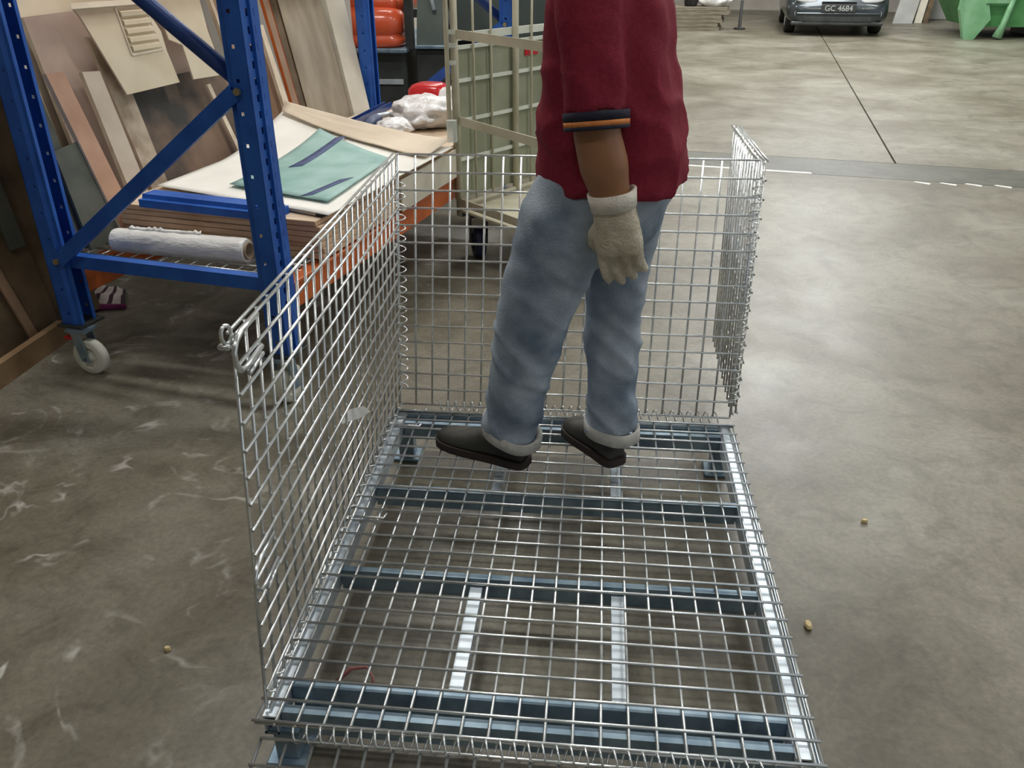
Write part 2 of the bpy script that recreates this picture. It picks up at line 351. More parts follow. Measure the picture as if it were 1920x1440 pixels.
def channel(a, b, w, h, th=0.004, name='beam', m=GALVD, flip=1):
    """open U channel along a-b, web up"""
    a, b = V(a), V(b); d = (b - a).normalized(); side = d.cross(UP).normalized() * flip
    bm = bmesh.new()
    poly = [(-w / 2, 0), (w / 2, 0), (w / 2, -h), (w / 2 - th, -h), (w / 2 - th, -th), (-w / 2 + th, -th), (-w / 2 + th, -h), (-w / 2, -h)]
    prism(bm, [a + side * x + UP * z for x, z in poly], b - a)
    return obj(name, bm, m, cont)
# base frame
for y, w in ((-1.222, .020), (-1.155, .018), (-0.785, .018), (-0.425, .020), (-0.010, .020), (-.055, .016)):
    channel((.040, y, .1455), (1.054, y, .1455), w, .058, name='cross_beam')
bm = bmesh.new(); 
channel((.022, -1.245, .146), (.022, 0.02, .146), .030, .05, name='side_rail', m=GALVF)
channel((1.072, -1.245, .146), (1.072, 0.02, .146), .034, .05, name='side_rail', m=GALVF)
channel((1.108, -1.262, .12), (1.108, 0.02, .12), .006, .03, name='side_rail', m=GALVF)
bm.free()
for x, y0, y1, w in ((.380, -1.14, -.80, .030), (.724, -1.14, -.80, .030), (.380, -.41, -.04, .028), (.724, -.41, -.04, .028)):
    channel((x, y0, .125), (x, y1, .125), w, .03, name='brace', m=GALVF)
for x, y in ((.04, -1.21), (1.06, -1.21), (.04, -.03), (1.06, -.03)):
    bm = bmesh.new(); box(bm, (x, y, .06), (.05, .05, .10), bevel=.004); box(bm, (x, y, .006), (.085, .085, .012), bevel=.003)
    box(bm, (x, y, .098), (.07, .07, .008)); obj('foot', bm, GALVD, cont)
# base mesh: perimeter wires are the part, the others its sub-parts
def rim(name, pts, m=GALV, r=WR):
    bm = bmesh.new()
    for a, b in zip(pts, pts[1:] + pts[:1]): tube(bm, [a, b], r, 8)
    return obj(name, bm, m, cont, True)
base = rim('base_mesh', [V((0, -D, ZM)), V((W, -D, ZM)), V((W, 0, ZM)), V((0, 0, ZM))])
xs = [.040] + [.083 + .0547 * k for k in range(18)] + [1.060, 1.088]
for x in xs: wire(base, (x, -D - .004, ZM), (x, .004, ZM))
for k in range(24): wire(base, (-.006, -k * .055, ZM + 2 * WR), (W + .006, -k * .055, ZM + 2 * WR))

def panel(name, bl, br, tl, tr, nh, nv, off, double_top=False, skip_rim=False, label=None):
    """bilinear mesh panel: nh horizontal gaps, nv vertical gaps; off = offset of the horizontals"""
    bl, br, tl, tr = map(V, (bl, br, tl, tr))
    P = lambda u, v: (bl * (1 - u) + br * u) * (1 - v) + (tl * (1 - u) + tr * u) * v
    off = V(off); bm = bmesh.new()
    tube(bm, [P(0, 0), P(0, 1)], WR, 8); tube(bm, [P(1, 0), P(1, 1)], WR, 8)
    tube(bm, [P(0, 1) + off, P(1, 1) + off], WR, 8)
    if double_top: tube(bm, [P(0, 1) - off * 1.3, P(1, 1) - off * 1.3], WR, 8)
    tube(bm, [P(0, 0) + off, P(1, 0) + off], WR, 8)
    pn = obj(name, bm, GALV, cont, True, label)
    for i in range(1, nv): wire(pn, P(i / nv, 0), P(i / nv, 1))
    for j in range(1, nh): wire(pn, P(-.004, j / nh) + off, P(1.004, j / nh) + off)
    return pn, P
# back panel leans a little outwards, hinged on its bottom spiral
BBL, BBR = V((.004, .052, ZM + .006)), V((1.096, .052, ZM + .006))
BTL, BTR = V((.018, .193, .955)), V((1.112, .193, .955))
back, PB = panel('back_panel', BBL, BBR, BTL, BTR, 15, 20, (0, -.0066, .001))
LBL, LBR = V((.012, -1.232, ZM + .004)), V((.003, .048, ZM + .008))
LTL, LTR = V((.056, -1.19, .965)), V((.014, .188, .957))
left, PL_ = panel('side_panel', LBL, LBR, LTL, LTR, 15, 24, (.0066, 0, 0), double_top=True, label='raised side panel with a latch hook')
RBL, RBR = V((1.100, .062, ZM + .012)), V((1.108, .640, .160))
RTL, RTR = V((1.116, .200, .955)), V((1.110, .735, .955))
right, PRt = panel('side_panel', RBL, RBR, RTL, RTR, 15, 11, (.0066, 0, 0), double_top=True, label='side panel swung outwards, seen edge on')
o_ = V((.016, .01, 0))      # folded half of the swung panel behind it
fold_, PF_ = panel('folded_panel', RBL + o_, RBR + o_, RTL + o_ - UP * .006, RTR + o_ - UP * .006, 14, 12, (.0066, 0, 0))
gate, PG = panel('front_gate', (.022, -1.297, .140), (1.083, -1.297, .140), (.026, -2.06, .012), (1.087, -2.06, .012), 14, 20, (0, 0, .0066), label='front gate dropped flat towards the viewer')
def spiral(a, b, r, pitch, name='spiral_hinge', wr=.0022, x0=None, n=12):
    a, b = V(a), V(b); d = b - a; L = d.length; t = d.normalized()
    x = V(x0) if x0 else (UP if abs(t.z) < .9 else V((1, 0, 0))); x = (x - t * x.dot(t)).normalized(); y = t.cross(x)
    turns = L / pitch; N_ = int(turns * n); pts = []
    for i in range(N_ + 1):
        f = i / N_; an = 2 * math.pi * turns * f
        pts.append(a + d * f + x * (r * math.cos(an)) + y * (r * math.sin(an)))
    bm = bmesh.new(); tube(bm, pts, wr, 5); return obj(name, bm, GALV, cont, True)
spiral((.085, -1.281, .147), (1.00, -1.281, .147), .0180, .0272, wr=.0025)
spiral((.14, .044, .157), (1.06, .044, .157), .017, .0275, wr=.0022)
def up(P, u, v): return P(u, v)
spiral(V((.012, .062, .21)), V((.019, .178, .87)), .019, .033)
spiral(V((1.100, .064, .20)), V((1.115, .188, .90)), .015, .024)
spiral((.006, -1.20, .152), (.006, .02, .152), .012, .05, wr=.0018)
# latch hooks on the near edge of the side panel
def hook(z, k):
    v = (z - .154) / .81; inx = V((.013, 0, 0))
    a, b = PL_(0, v), PL_(.062, v)
    pts = [b + inx + UP * .030, a + inx + V((0, .012, .030)), a + inx + V((0, -.012, .024)), a + inx + V((0, -.026, .008)), a + inx + V((0, -.027, -.012)), a + inx + V((0, -.012, -.030)), a + inx + V((0, .010, -.034)), b + inx + UP * -.030]
    bm = bmesh.new(); tube(bm, pts, .0050, 8); obj('latch_hook', bm, GALV, cont, True)
    bm = bmesh.new(); tube(bm, [a + inx + V((0, .016, -.050)), b + inx + V((0, .0, -.044))], .0042, 8)
    obj('latch_bar', bm, GALV, cont, True)
    if k:
        bm = bmesh.new(); c = PL_(-.006, 1.0) + V((-.004, -.006, .004))
        tube(bm, [c + V((.004 * math.cos(q), .010 * math.cos(q), .016 * math.sin(q))) for q in [i * math.pi / 6 for i in range(12)]], .0035, 6, closed=True)
        box(bm, c + V((-.004, -.004, -.020)), (.022, .012, .010), bevel=.003)
        obj('latch_ring', bm, GALV, cont, True)
hook(.935, 1); hook(.49, 0)
# white inspection tag tied to the side panel
bm = bmesh.new(); c = PL_(.51, .36) + V((.012, 0, 0)); e_ = V((.85, .25, .10)).normalized()
u_ = V((-.15, .62, .75)).normalized()
prism(bm, [c - e_ * .030 - u_ * .016, c + e_ * .020 - u_ * .010, c + e_ * .048 + u_ * .002, c + e_ * .030 + u_ * .020, c - e_ * .004 + u_ * .018, c - e_ * .030 + u_ * .006], (0, .001, -.001))
obj('tag', bm, TAGW, cont, label='white plastic tag')
# small bright clips where the base rail is tied
for y in (-.59, -.10, .0):
    bm = bmesh.new(); tube(bm, [(.02, y, .158), (.10, y, .158), (.104, y + .02, .158)], .004, 6); obj('clip', bm, GALV, cont, True)

# pink strap on the floor under the container
bm = bmesh.new()
pts = [V((.09, -1.075, .055)), V((.13, -1.05, .085)), V((.165, -1.045, .088)), V((.18, -1.055, .07)), V((.182, -1.075, .03)), V((.16, -1.10, .006)), V((.10, -1.11, .006))]
tube(bm, pts, [(.007, .0025)] * len(pts), 8)
o = obj('strap', bm, PINKS, None, True, loc=(.12, -1.08, 0)); tag(o, 'pink strap looped on the floor under the near left corner of the wire cage', 'strap')

# ------------------------------------------------------------------ the worker
per = thing('person', 'person in maroon polo shirt and faded jeans, gloved, stepping left inside the cage', 'person', (.58, -.23, .16))
FW = V((-.955, .297, 0)).normalized(); LF = V((-.297, -.955, 0)).normalized()   # facing, and the person's left
def tr_ring(z, c, a, b, n=28, tilt=0.0):
    return ring((c[0], c[1], z), FW + UP * tilt, LF, a, b, n, p=2.3)
hipL, kneeL, ankL = V((.565, -.325, .93)), V((.474, -.312, .630)), V((.412, -.272, .265))
hipR, kneeR, ankR = V((.700, -.185, .92)), V((.692, -.205, .600)), V((.707, -.222, .255))
shL, elL, wrL = V((.602, -.420, 1.445)), V((.628, -.470, 1.150)), V((.676, -.464, .972))
shR, elR, wrR = V((.690, -.085, 1.445)), V((.665, -.030, 1.170)), V((.640, -.020, 1.000))
# body: one continuous surface (torso, head, arms, legs)
bm = bmesh.new()
loft(bm, [tr_ring(z, c, a, b) for z, c, a, b in ((.86, (.655, -.25), .11, .15), (1.0, (.66, -.25), .12, .16), (1.2, (.655, -.25), .11, .155), (1.36, (.65, -.25), .105, .165), (1.44, (.648, -.25), .08, .145), (1.52, (.645, -.25), .06, .09))])
tube(bm, [(.645, -.25, 1.46), (.632, -.25, 1.60), (.622, -.248, 1.66)], [.060, .056, .055], 14)
HC = V((.608, -.245, 1.70))                      # head centre
hr = []
for z, a, b, f in ((-.105, .030, .026, .050), (-.085, .058, .046, .030), (-.05, .078, .062, .012), (0, .092, .073, 0), (.045, .098, .077, -.004), (.085, .086, .068, -.006), (.11, .055, .044, -.008), (.122, .02, .016, -.008)):
    c = HC + UP * z + FW * f; hr.append(ring(c, FW, LF, a, b, 20))
loft(bm, hr)
tube(bm, [HC + FW * .085 + UP * .018, HC + FW * .112 - UP * .022, HC + FW * .108 - UP * .032], [.009, .015, .010], 8)   # nose
tube(bm, [HC + FW * .085 + UP * .028 + LF * .045, HC + FW * .094 + UP * .030, HC + FW * .085 + UP * .028 - LF * .045], .009, 8)  # brow
for sg in (1, -1):
    e = HC + LF * (.074 * sg) - FW * .008
    tube(bm, [e + UP * .03, e + UP * .012 + LF * .012 * sg - FW * .01, e - UP * .012 + LF * .010 * sg - FW * .006, e - UP * .03 + FW * .002], [.008, .014, .012, .007], 8)   # ears
for s_, e_, w_ in ((shL, elL, wrL), (shR, elR, wrR)):
    tube(bm, [V((.65, -.25, 1.43)), s_, s_.lerp(e_, .5), e_, e_.lerp(w_, .4), e_.lerp(w_, .93), w_ ], [.045, .050, .050, .054, .057, .040, .022], 14)
for h, k, a in ((hipL, kneeL, ankL), (hipR, kneeR, ankR)):
    tube(bm, [V((.65, -.25, .93)), h - UP * .02, h.lerp(k, .5), k, k.lerp(a, .35), a, a - UP * .06], [.10, .085, .075, .058, .054, .040, .040], 14)
bm = remesh(bm, .0085, 6)
obj('body', bm, SKIN, per, True)
# face pieces and hair
for sg in (1, -1):
    ec = HC + FW * .083 + LF * (.032 * sg) + UP * .012
    bm = bmesh.new(); bmesh.ops.create_uvsphere(bm, u_segments=12, v_segments=8, radius=.0115, matrix=Matrix.Translation(ec)); e = obj('eye', bm, EYE, per, True)
    bm = bmesh.new(); bmesh.ops.create_uvsphere(bm, u_segments=10, v_segments=6, radius=.0058, matrix=Matrix.Translation(ec + FW * .0075)); obj('iris', bm, IRIS, e, True)
bm = bmesh.new(); tube(bm, [HC + FW * .083 - UP * .058 + LF * .024, HC + FW * .094 - UP * .056, HC + FW * .083 - UP * .058 - LF * .024], [.003, .0065, .003], 8); obj('mouth', bm, LIP, per, True)
bm = bmesh.new(); hr = []
for z, a, b, f in ((-.055, .052, .068, -.046), (0, .072, .082, -.034), (.04, .094, .085, -.014), (.075, .098, .080, -.006), (.105, .076, .062, -.008), (.130, .034, .028, -.008)):
    hr.append(ring(HC + UP * z + FW * f, FW, LF, a, b, 22))
loft(bm, hr); bm = remesh(bm, .010, 3, lambda c, n: .004 * noise.noise(c * 60)); obj('hair', bm, HAIR, per, True)

# shirt
def ridge(p): return (1 - min(1, abs(noise.noise(p)) * 3.2)) ** 2
def fold(c, n):
    s = .014 * noise.noise(V((c.x * 7, c.y * 7, c.z * 5 + c.x * 6 * (1.45 - c.z)))) + .006 * noise.noise(V((c.x * 14 + c.z * 9, c.y * 12, c.z * 12)))
    s += .011 * ridge(V((c.x * 5 + c.z * 5, c.y * 4, c.z * 6 - c.x * 7))) * min(1, max(.25, (1.36 - c.z) * 5))
    return s - .004
bm = bmesh.new()
TC = [(.985, .667, .188, .190), (1.05, .668, .186, .190), (1.12, .668, .180, .188), (1.20, .662, .168, .186), (1.30, .656, .152, .188), (1.40, .651, .143, .192), (1.455, .648, .125, .185), (1.50, .646, .090, .130), (1.525, .645, .068, .080)]
loft(bm, [tr_ring(z, (cx, -.25), a, b) for z, cx, a, b in TC])
def sleeve(s_, e_):
    d = (e_ - s_).normalized(); end = s_ + d * .262
    tube(bm, [V((.648, -.25, 1.425)) * .45 + s_ * .55, s_, s_ + d * .10, s_ + d * .19, end], [.085, .078, .076, .073, .0705], 20)
    return end, d
eL, dL = sleeve(shL, elL); eR, dR = sleeve(shR, elR)
bm = remesh(bm, .011, 5, fold)
shirt = obj('shirt', bm, MAROON, per, True)
def band(parent, c, d, r0, r1, h, m, name):
    bm = bmesh.new(); x = V((1, 0, 0)); x = (x - d * x.dot(d)).normalized(); y = d.cross(x); c = V(c)
    loft(bm, [ring(c + d * q, x, y, r, r, 28) for q, r in ((0, r0 - .006), (0, r0), (h, r1), (h, r1 - .006))], False, closed=True)
    return obj(name, bm, m, parent, True)
for e_, d_ in ((eL, dL), (eR, dR)):
    band(shirt, e_ - d_ * .010, d_, .0745, .0735, .020, NAVYK, 'sleeve_trim')
    band(shirt, e_ + d_ * .010, d_, .0737, .0732, .011, ORK, 'sleeve_trim')
    band(shirt, e_ + d_ * .021, d_, .0734, .0728, .008, NAVYK, 'sleeve_trim')
bm = bmesh.new(); c0 = V((.642, -.25, 1.515)); loft(bm, [ring(c0 + UP * q, FW, LF, r, r * 1.05, 24) for q, r in ((0, .074), (.035, .068), (.035, .062), (0, .066))], False, closed=True)
obj('collar', bm, MAROON, shirt, True)

# jeans
def jfold(c, n):
    w = .35 + .65 * min(1, max(0, (.80 - c.z) / .5))
    return w * (.014 * noise.noise(V((c.x * 9, c.y * 9, c.z * 11 + 3 * noise.noise(c * 4)))) + .005 * noise.noise(V((c.x * 13, c.y * 13, c.z * 26 + c.x * 18))) + .011 * ridge(V((c.x * 4 + 2, c.y * 4, c.z * 9 + c.x * 8))) - .004)
bm = bmesh.new()
loft(bm, [tr_ring(z, (cx, -.25), a, b) for z, cx, a, b in ((.80, .640, .10, .12), (.88, .650, .150, .165), (.96, .660, .160, .172), (1.04, .662, .150, .170))])
LEGL = [(V((.60, -.30, .96)), .125), (V((.556, -.325, .90)), .122), (V((.514, -.320, .76)), .107), (kneeL, .097), (V((.442, -.292, .44)), .089), (V((.424, -.279, .335)), .085), (V((.414, -.273, .262)), .080)]
LEGR = [(V((.69, -.19, .96)), .12), (V((.702, -.188, .89)), .112), (V((.698, -.198, .745)), .090), (kneeR, .079), (V((.697, -.215, .42)), .076), (V((.702, -.219, .33)), .077), (V((.706, -.222, .255)), .074)]
for LG in (LEGL, LEGR): tube(bm, [p for p, r in LG], [r for p, r in LG], 22, ref=FW)
bm = remesh(bm, .010, 5, jfold)
jeans = obj('jeans', bm, DENIM, per, True)
for LG, tl in ((LEGL, FW * .16), (LEGR, FW * .10)):
    p, r = LG[-1]; d = (LG[-1][0] - LG[-2][0]).normalized()
    ax = (FW - d * FW.dot(d)).normalized() ; ay = d.cross(ax)
    bm = bmesh.new()
    rows = []
    for q, rr in ((-.022, r + .004), (-.020, r + .008), (.014, r + .009), (.017, r + .006), (.016, r - .006), (-.01, r - .008)):
        rg = []
        for i in range(32):
            a = 2 * math.pi * i / 32; wob = 1 + .035 * math.sin(2 * a + 1) + .02 * math.sin(5 * a)
            pt = p + d * q + ax * (rr * wob * math.cos(a)) + ay * (rr * wob * math.sin(a)); pt.z += .22 * (pt - p).dot(FW) * .8
            rg.append(pt)
        rows.append(rg)
    loft(bm, rows, False, closed=True); obj('cuff', bm, CUFF, jeans, True, label='turned up pale denim cuff')
# seam along the outer leg
bm = bmesh.new()
pts = [p + (LF * .9 + FW * -.25).normalized() * (r * .99) for p, r in LEGL[1:]]
tube(bm, pts, .003, 6); bm.free()

# shoes
def shoe(heel, toe, name='shoe'):
    heel, toe = V((*heel, .160)), V((*toe, .160)); L = (toe - heel).length; d = (toe - heel).normalized(); sd = UP.cross(d)
    prof = [(0.0, .026, .050), (.04, .034, .068), (.14, .038, .092), (.26, .039, .105), (.36, .041, .098), (.48, .045, .080), (.62, .050, .066), (.76, .051, .058), (.88, .046, .052), (.96, .032, .044), (1.0, .014, .030)]
    bm = bmesh.new(); rows = []
    for f, w, h in prof:
        c = heel + d * (L * f); rg = []
        for i in range(18):
            a = math.pi * i / 17; rg.append(c + sd * (w * (abs(math.cos(a)) ** .75) * math.copysign(1, math.cos(a))) + UP * (.018 + (h - .018) * math.sin(a) ** .8))
        rows.append(rg)
    loft(bm, rows); s = obj(name, bm, SHOE, per, True); subdiv_obj(s)
    bm = bmesh.new(); out = []
    for f, w, h in prof: out.append(heel + d * (L * f) + sd * (w + .005))
    for f, w, h in prof[::-1]: out.append(heel + d * (L * f) - sd * (w + .005))
    out = [heel - d * .006 + sd * .018] + out + [heel - d * .006 - sd * .018]
    prism(bm, out, (0, 0, .024)); obj('sole', bm, SOLE, s)
    bm = bmesh.new()
    for j, f in enumerate((.40, .47, .54)):
        h = .100 - (f - .36) * .16; c = heel + d * (L * f) + UP * h
        tube(bm, [c + sd * .03 - UP * .012, c + UP * .002, c - sd * .03 - UP * .012], .003, 6)
    obj('lace', bm, RUBBER, s, True)
    bm = bmesh.new(); c = heel + d * (L * .36)
    prism(bm, [c + sd * .024 + UP * .090, c - sd * .024 + UP * .090, c - sd * .020 + UP * .125 - d * .012, c + sd * .020 + UP * .125 - d * .012], d * .008)
    obj('tongue', bm, SHOE, s)
shoe((.462, -.300), (.178, -.176))
shoe((.728, -.275), (.578, -.062))

# gloved hands: palm, four bent fingers, side thumb
def hand(w, el, side, outn, fwd):
    """w wrist, outn = back of the hand normal, fwd = thumb side direction"""
    d = (w - el).normalized(); d = (d * .92 - UP * .40).normalized()
    f = (V(fwd) - d * V(fwd).dot(d)).normalized(); nrm = d.cross(f)
    if nrm.dot(V(outn)) < 0: nrm = -nrm
    bm = bmesh.new()
    pc = [w - d * .045, w, w + d * .035, w + d * .075, w + d * .098]
    rows = []
    for q, (a, b) in zip(pc, ((.050, .044), (.050, .042), (.056, .036), (.060, .034), (.056, .028))): rows.append(ring(q, f, nrm, a, b, 18, p=2.4))
    loft(bm, rows)
    for j, (o_, ln, cv) in enumerate(((.042, .084, .28), (.015, .096, .36), (-.013, .090, .46), (-.040, .072, .58))):
        b0 = w + d * .078 + f * o_; b1 = w + d * .100 + f * o_ * 1.08
        p1 = b1 + (d * math.cos(cv * .5) - nrm * math.sin(cv * .5)) * ln * .45
        p2 = p1 + (d * math.cos(cv * 1.3) - nrm * math.sin(cv * 1.3)) * ln * .33
        p3 = p2 + (d * math.cos(cv * 2.0) - nrm * math.sin(cv * 2.0)) * ln * .26
        tube(bm, [b0, b1, p1, p2, p3], [.0145, .0142, .0136, .0128, .0095], 10)
    t0 = w + d * .028 + f * .036; t1 = t0 + (f * .75 + d * .65 - nrm * .25).normalized() * .036; t2 = t1 + (f * .30 + d * .9 - nrm * .4).normalized() * .032; t3 = t2 + (d * .9 - nrm * .5).normalized() * .022
    tube(bm, [w + d * .020 + f * .012, t0, t1, t2, t3], [.020, .019, .0155, .0135, .0095], 10)
    bm = remesh(bm, .0048, 3, lambda c, n: .0016 * noise.noise(c * 70))
    g = obj('glove', bm, GLOVE, per, True)
    bm = bmesh.new(); loft(bm, [ring(w - d * q, f, nrm, a, b, 24, p=2.3) for q, a, b in ((.012, .053, .047), (.052, .057, .051), (.052, .050, .044), (.012, .046, .040))], False, closed=True)
    obj('glove_cuff', bm, GLOVEC, g, True)
hand(wrL, elL, 1, LF, FW)
hand(wrR, elR, -1, -LF, FW)

# ------------------------------------------------------------------ blue rack on casters
def panel_holes(bm, o, u, v, n, W_, H_, holes, th=.003):
    """sheet W_ x H_ in (u,v) from o with rectangular holes (u0,u1,v0,v1); thickness th along n"""
    us = sorted({0, W_} | {h[0] for h in holes} | {h[1] for h in holes}); vs_ = sorted({0, H_} | {h[2] for h in holes} | {h[3] for h in holes})
    hs = {(h[0], h[2]) for h in holes}
    o, u, v, n = map(V, (o, u, v, n)); cache = {}
    def vt(i, j, k):
        if (i, j, k) not in cache: cache[(i, j, k)] = bm.verts.new(o + u * us[i] + v * vs_[j] + n * (th * k))
        return cache[(i, j, k)]
    full = set()
    for i in range(len(us) - 1):
        for j in range(len(vs_) - 1):
            if (us[i], vs_[j]) not in hs: full.add((i, j))
    for i, j in full:
        bm.faces.new((vt(i, j, 0), vt(i + 1, j, 0), vt(i + 1, j + 1, 0), vt(i, j + 1, 0)))
        bm.faces.new((vt(i, j, 1), vt(i, j + 1, 1), vt(i + 1, j + 1, 1), vt(i + 1, j, 1)))
        for di, dj, a, b in ((-1, 0, (i, j), (i, j + 1)), (1, 0, (i + 1, j + 1), (i + 1, j)), (0, -1, (i + 1, j), (i, j)), (0, 1, (i, j + 1), (i + 1, j + 1))):
            if (i + di, j + dj) not in full: bm.faces.new((vt(*a, 0), vt(*b, 0), vt(*b, 1), vt(*a, 1)))
rack = thing('pallet_rack', 'blue steel rack frame on cream casters with orange beams, carrying a stack of plywood', 'rack', R(1.35, .465))
ZT, Z0 = 2.6, .205
def upright(s, t, sgn):
    """C-shaped upright; slotted face on the outer side (sgn=-1 right, +1 left), opening inwards"""
    w, dp = .100, .086     # along bd, along fd
    H_ = ZT - Z0; bm = bmesh.new(); to = t + sgn * dp / 2
    hs = []
    z = .03
    while z < H_ - .03:
        hs += [(.028, .040, z, z + .022), (.060, .072, z, z + .022)]; z += .05
    panel_holes(bm, R(s - w / 2, to, Z0), BD, UP, FD * -sgn, w, H_, hs)
    for e in (-1, 1):
        hs = []; z = .04
        while z < H_ - .03: hs.append((.036, .048, z, z + .012)); z += .10
        panel_holes(bm, R(s + e * w / 2, to, Z0), FD * -sgn, UP, BD * -e, dp * .70, H_, hs)
        # step and inner return lips
        a = R(s + e * w / 2, to, Z0) - FD * sgn * dp * .70
        prism(bm, [a, a - BD * e * .012 - FD * sgn * .010, a - BD * e * .012 - FD * sgn * dp * .30, a - BD * e * .026 - FD * sgn * dp * .30,
                   a - BD * e * .026 - FD * sgn * (dp * .30 - .003), a - BD * e * .015 - FD * sgn * (dp * .30 - .003), a - BD * e * .015 - FD * sgn * .011, a - BD * e * .003][::1], UP * H_)
    # raised rib down the slotted face
    c = R(s, to + sgn * .004, Z0 + H_ / 2); box(bm, (0, 0, 0), (.012, .010, H_), frame(c, BD, FD, UP))
    o = obj('upright', bm, BLUE, rack)
    bm = bmesh.new(); box(bm, (0, 0, 0), (.13, .12, .012), frame(R(s, t, Z0 - .006), BD, FD, UP), bevel=.002); obj('base_plate', bm, BLACK, rack)
LX = 2.70; TW = .930
for s, t, sg in ((0, 0, -1), (0, TW, 1), (LX, 0, -1), (LX, TW, 1)): upright(s, t, sg)
def brace(a, b, m=BLUE, w=.036, h=.045, round_=False):
    a, b = V(a), V(b); d = (b - a).normalized(); n = BD; sd = d.cross(n).normalized(); bm = bmesh.new()
    if round_: tube(bm, [a, b], .026, 14)
    else:
        poly = [(-.5, -.5), (.5, -.5), (.5, .5), (.36, .5), (.36, -.32), (-.36, -.32), (-.36, .5), (-.5, .5)]
        prism(bm, [a + sd * (x * h) + n * (y * w) for x, y in poly], b - a)
    o = obj('brace', bm, m, rack, round_)
for s in (0, LX):
    e = -.005 if s == 0 else .0
    brace(R(s + e, TW - .04, .462), R(s + e, .03, .462), w=.04, h=.05)
    brace(R(s - .045, TW - .02, .47), R(s - .045, .02, 1.115), w=.018, h=.052)
    brace(R(s + .012, .03, 1.135), R(s + .012, TW - .03, 1.79), m=DBLUE, round_=True)
    brace(R(s + e, TW - .04, 1.80), R(s + e, .03, 2.46), w=.018)
    for t, z in ((TW, .47), (.02, 1.12), (TW, 1.79)):
        bm = bmesh.new(); tube(bm, [R(s - .056, t - (.02 if t else -.0), z), R(s - .068, t - (.02 if t else 0), z)], .012, 6); obj('bolt', bm, BRASS, rack)
def rbeam(t, z, sg):
    bm = bmesh.new(); c = R(LX / 2, t, z); M_ = frame(c, BD, FD, UP)
    box(bm, (0, 0, -.008), (LX - .10, .044, .100), M_, bevel=.004); box(bm, (0, sg * .008, .048), (LX - .10, .060, .014), M_, bevel=.003)
    o = obj('beam', bm, ORANGE, rack)
    for s in ((.052, LX - .052) if sg < 0 else (LX - .052,)):
        bm = bmesh.new(); box(bm, (0, 0, 0), (.006, .085, .235), frame(R(s, t + sg * -.004, z - .03), BD, FD, UP)); box(bm, (.0, 0, 0), (.06, .006, .235), frame(R(s + (-.025 if s < 1 else .025), t - .046 * (1 if sg > 0 else -1), z - .03), BD, FD, UP))
        obj('beam_connector', bm, ORANGE, o)
rbeam(.0, .395, -1); rbeam(TW, .362, 1); rbeam(.0, 1.465, -1); rbeam(TW, 1.465, 1)
# wire deck
bm = bmesh.new()
for i in range(14): t = .02 + i * (TW - .04) / 13; tube(bm, [R(.06, t, .456), R(2.64, t, .456)], .0026, 6)
for i in range(24): s = .06 + i * 2.58 / 23; tube(bm, [R(s, .0, .4505), R(s, TW, .4505)], .0026, 6)
for s in (.08, .14, .20): tube(bm, [R(s, .0, .461), R(s, TW, .461)], .0028, 6)
obj('wire_deck', bm, GALV, rack, True)
# casters
def caster(p, dirv, rad, wid, m, parent=rack, ztop=.193, fork=GALVD):
    d = V(dirv).normalized(); a = UP.cross(d); p = V(p); c = p + UP * rad
    bm = bmesh.new(); pr = [(-.5, .62), (-.5, .92), (-.40, 1.0), (.40, 1.0), (.5, .92), (.5, .62)]
    loft(bm, [ring(c + a * (x * wid), d, UP, r * rad, r * rad, 24) for x, r in pr], False)
    loft(bm, [ring(c + a * (x * wid), d, UP, r * rad, r * rad, 24) for x, r in ((-.5, .62), (-.30, .55), (-.30, .25), (-.62, .22), (-.62, .01))], False)
    loft(bm, [ring(c + a * (x * wid), d, UP, r * rad, r * rad, 24) for x, r in ((.5, .62), (.30, .55), (.30, .25), (.62, .22), (.62, .01))], False)
    w = obj('caster_wheel', bm, m, parent, True)
    bm = bmesh.new()
    for s in (-1, 1):
        q = c + a * (s * wid * .80)
        prism(bm, [q - d * .018 - UP * .012, q + d * .018 - UP * .012, V((q.x, q.y, ztop)) + d * .045, V((q.x, q.y, ztop)) - d * .0], a * (s * .004))
    box(bm, (.02, 0, 0), (.09, wid * 1.9, .010), frame(V((c.x, c.y, ztop - .004)), d, a, UP)); tube(bm, [c - a * wid * .9, c + a * wid * .9], .008, 8)
    obj('caster_fork', bm, fork, parent)
caster(R(-.045, TW - .055), (-.98, .19, 0), .073, .040, CREAMW); caster(R(-.015, .0), (-.25, -.97, 0), .073, .052, CREAMW)
caster(R(LX, 0), (.3, 1, 0), .073, .045, CREAMW); caster(R(LX, TW), (.3, 1, 0), .073, .045, CREAMW)
bm = bmesh.new(); box(bm, (0, 0, 0), (.05, .03, .012), frame(R(-.02, TW + .05, .13), FD, BD, (UP * .8 + FD * .6)), bevel=.003); obj('caster_brake', bm, REDP, rack)

# ------------------------------------------------------------------ things on the rack
ZD = .464
NPL = 7; TH = .0195
for i in range(NPL):
    j = (random.uniform(-.012, .012), random.uniform(-.010, .010))
    z = ZD + i * (TH + .0025)
    bm = bmesh.new(); s0, s1, t0, t1 = .275 + j[0], 2.70 + j[0], -.035 + j[1], .865 + j[1]
    if i == NPL - 1: s0, t1 = .26, .875
    vs = box(bm, ((s0 + s1) / 2, (t0 + t1) / 2, z + TH / 2), (s1 - s0, t1 - t0, TH), RM, bevel=.0015)
    bm.normal_update()
    for f in bm.faces: f.material_index = 0 if abs(f.normal.z) > .8 else 1
    o = obj('plywood_sheet', bm, [PLY, PLYE], None, loc=R(1.4, .4, z))
    pos = ['bottom', 'second from the bottom', 'third from the bottom', 'middle', 'third from the top', 'second from the top', 'top'][i]
    tag(o, 'flat plywood sheet on the rack deck, %s in its stack of seven' % pos, 'plywood sheet', 'plywood sheets stacked on the rack')
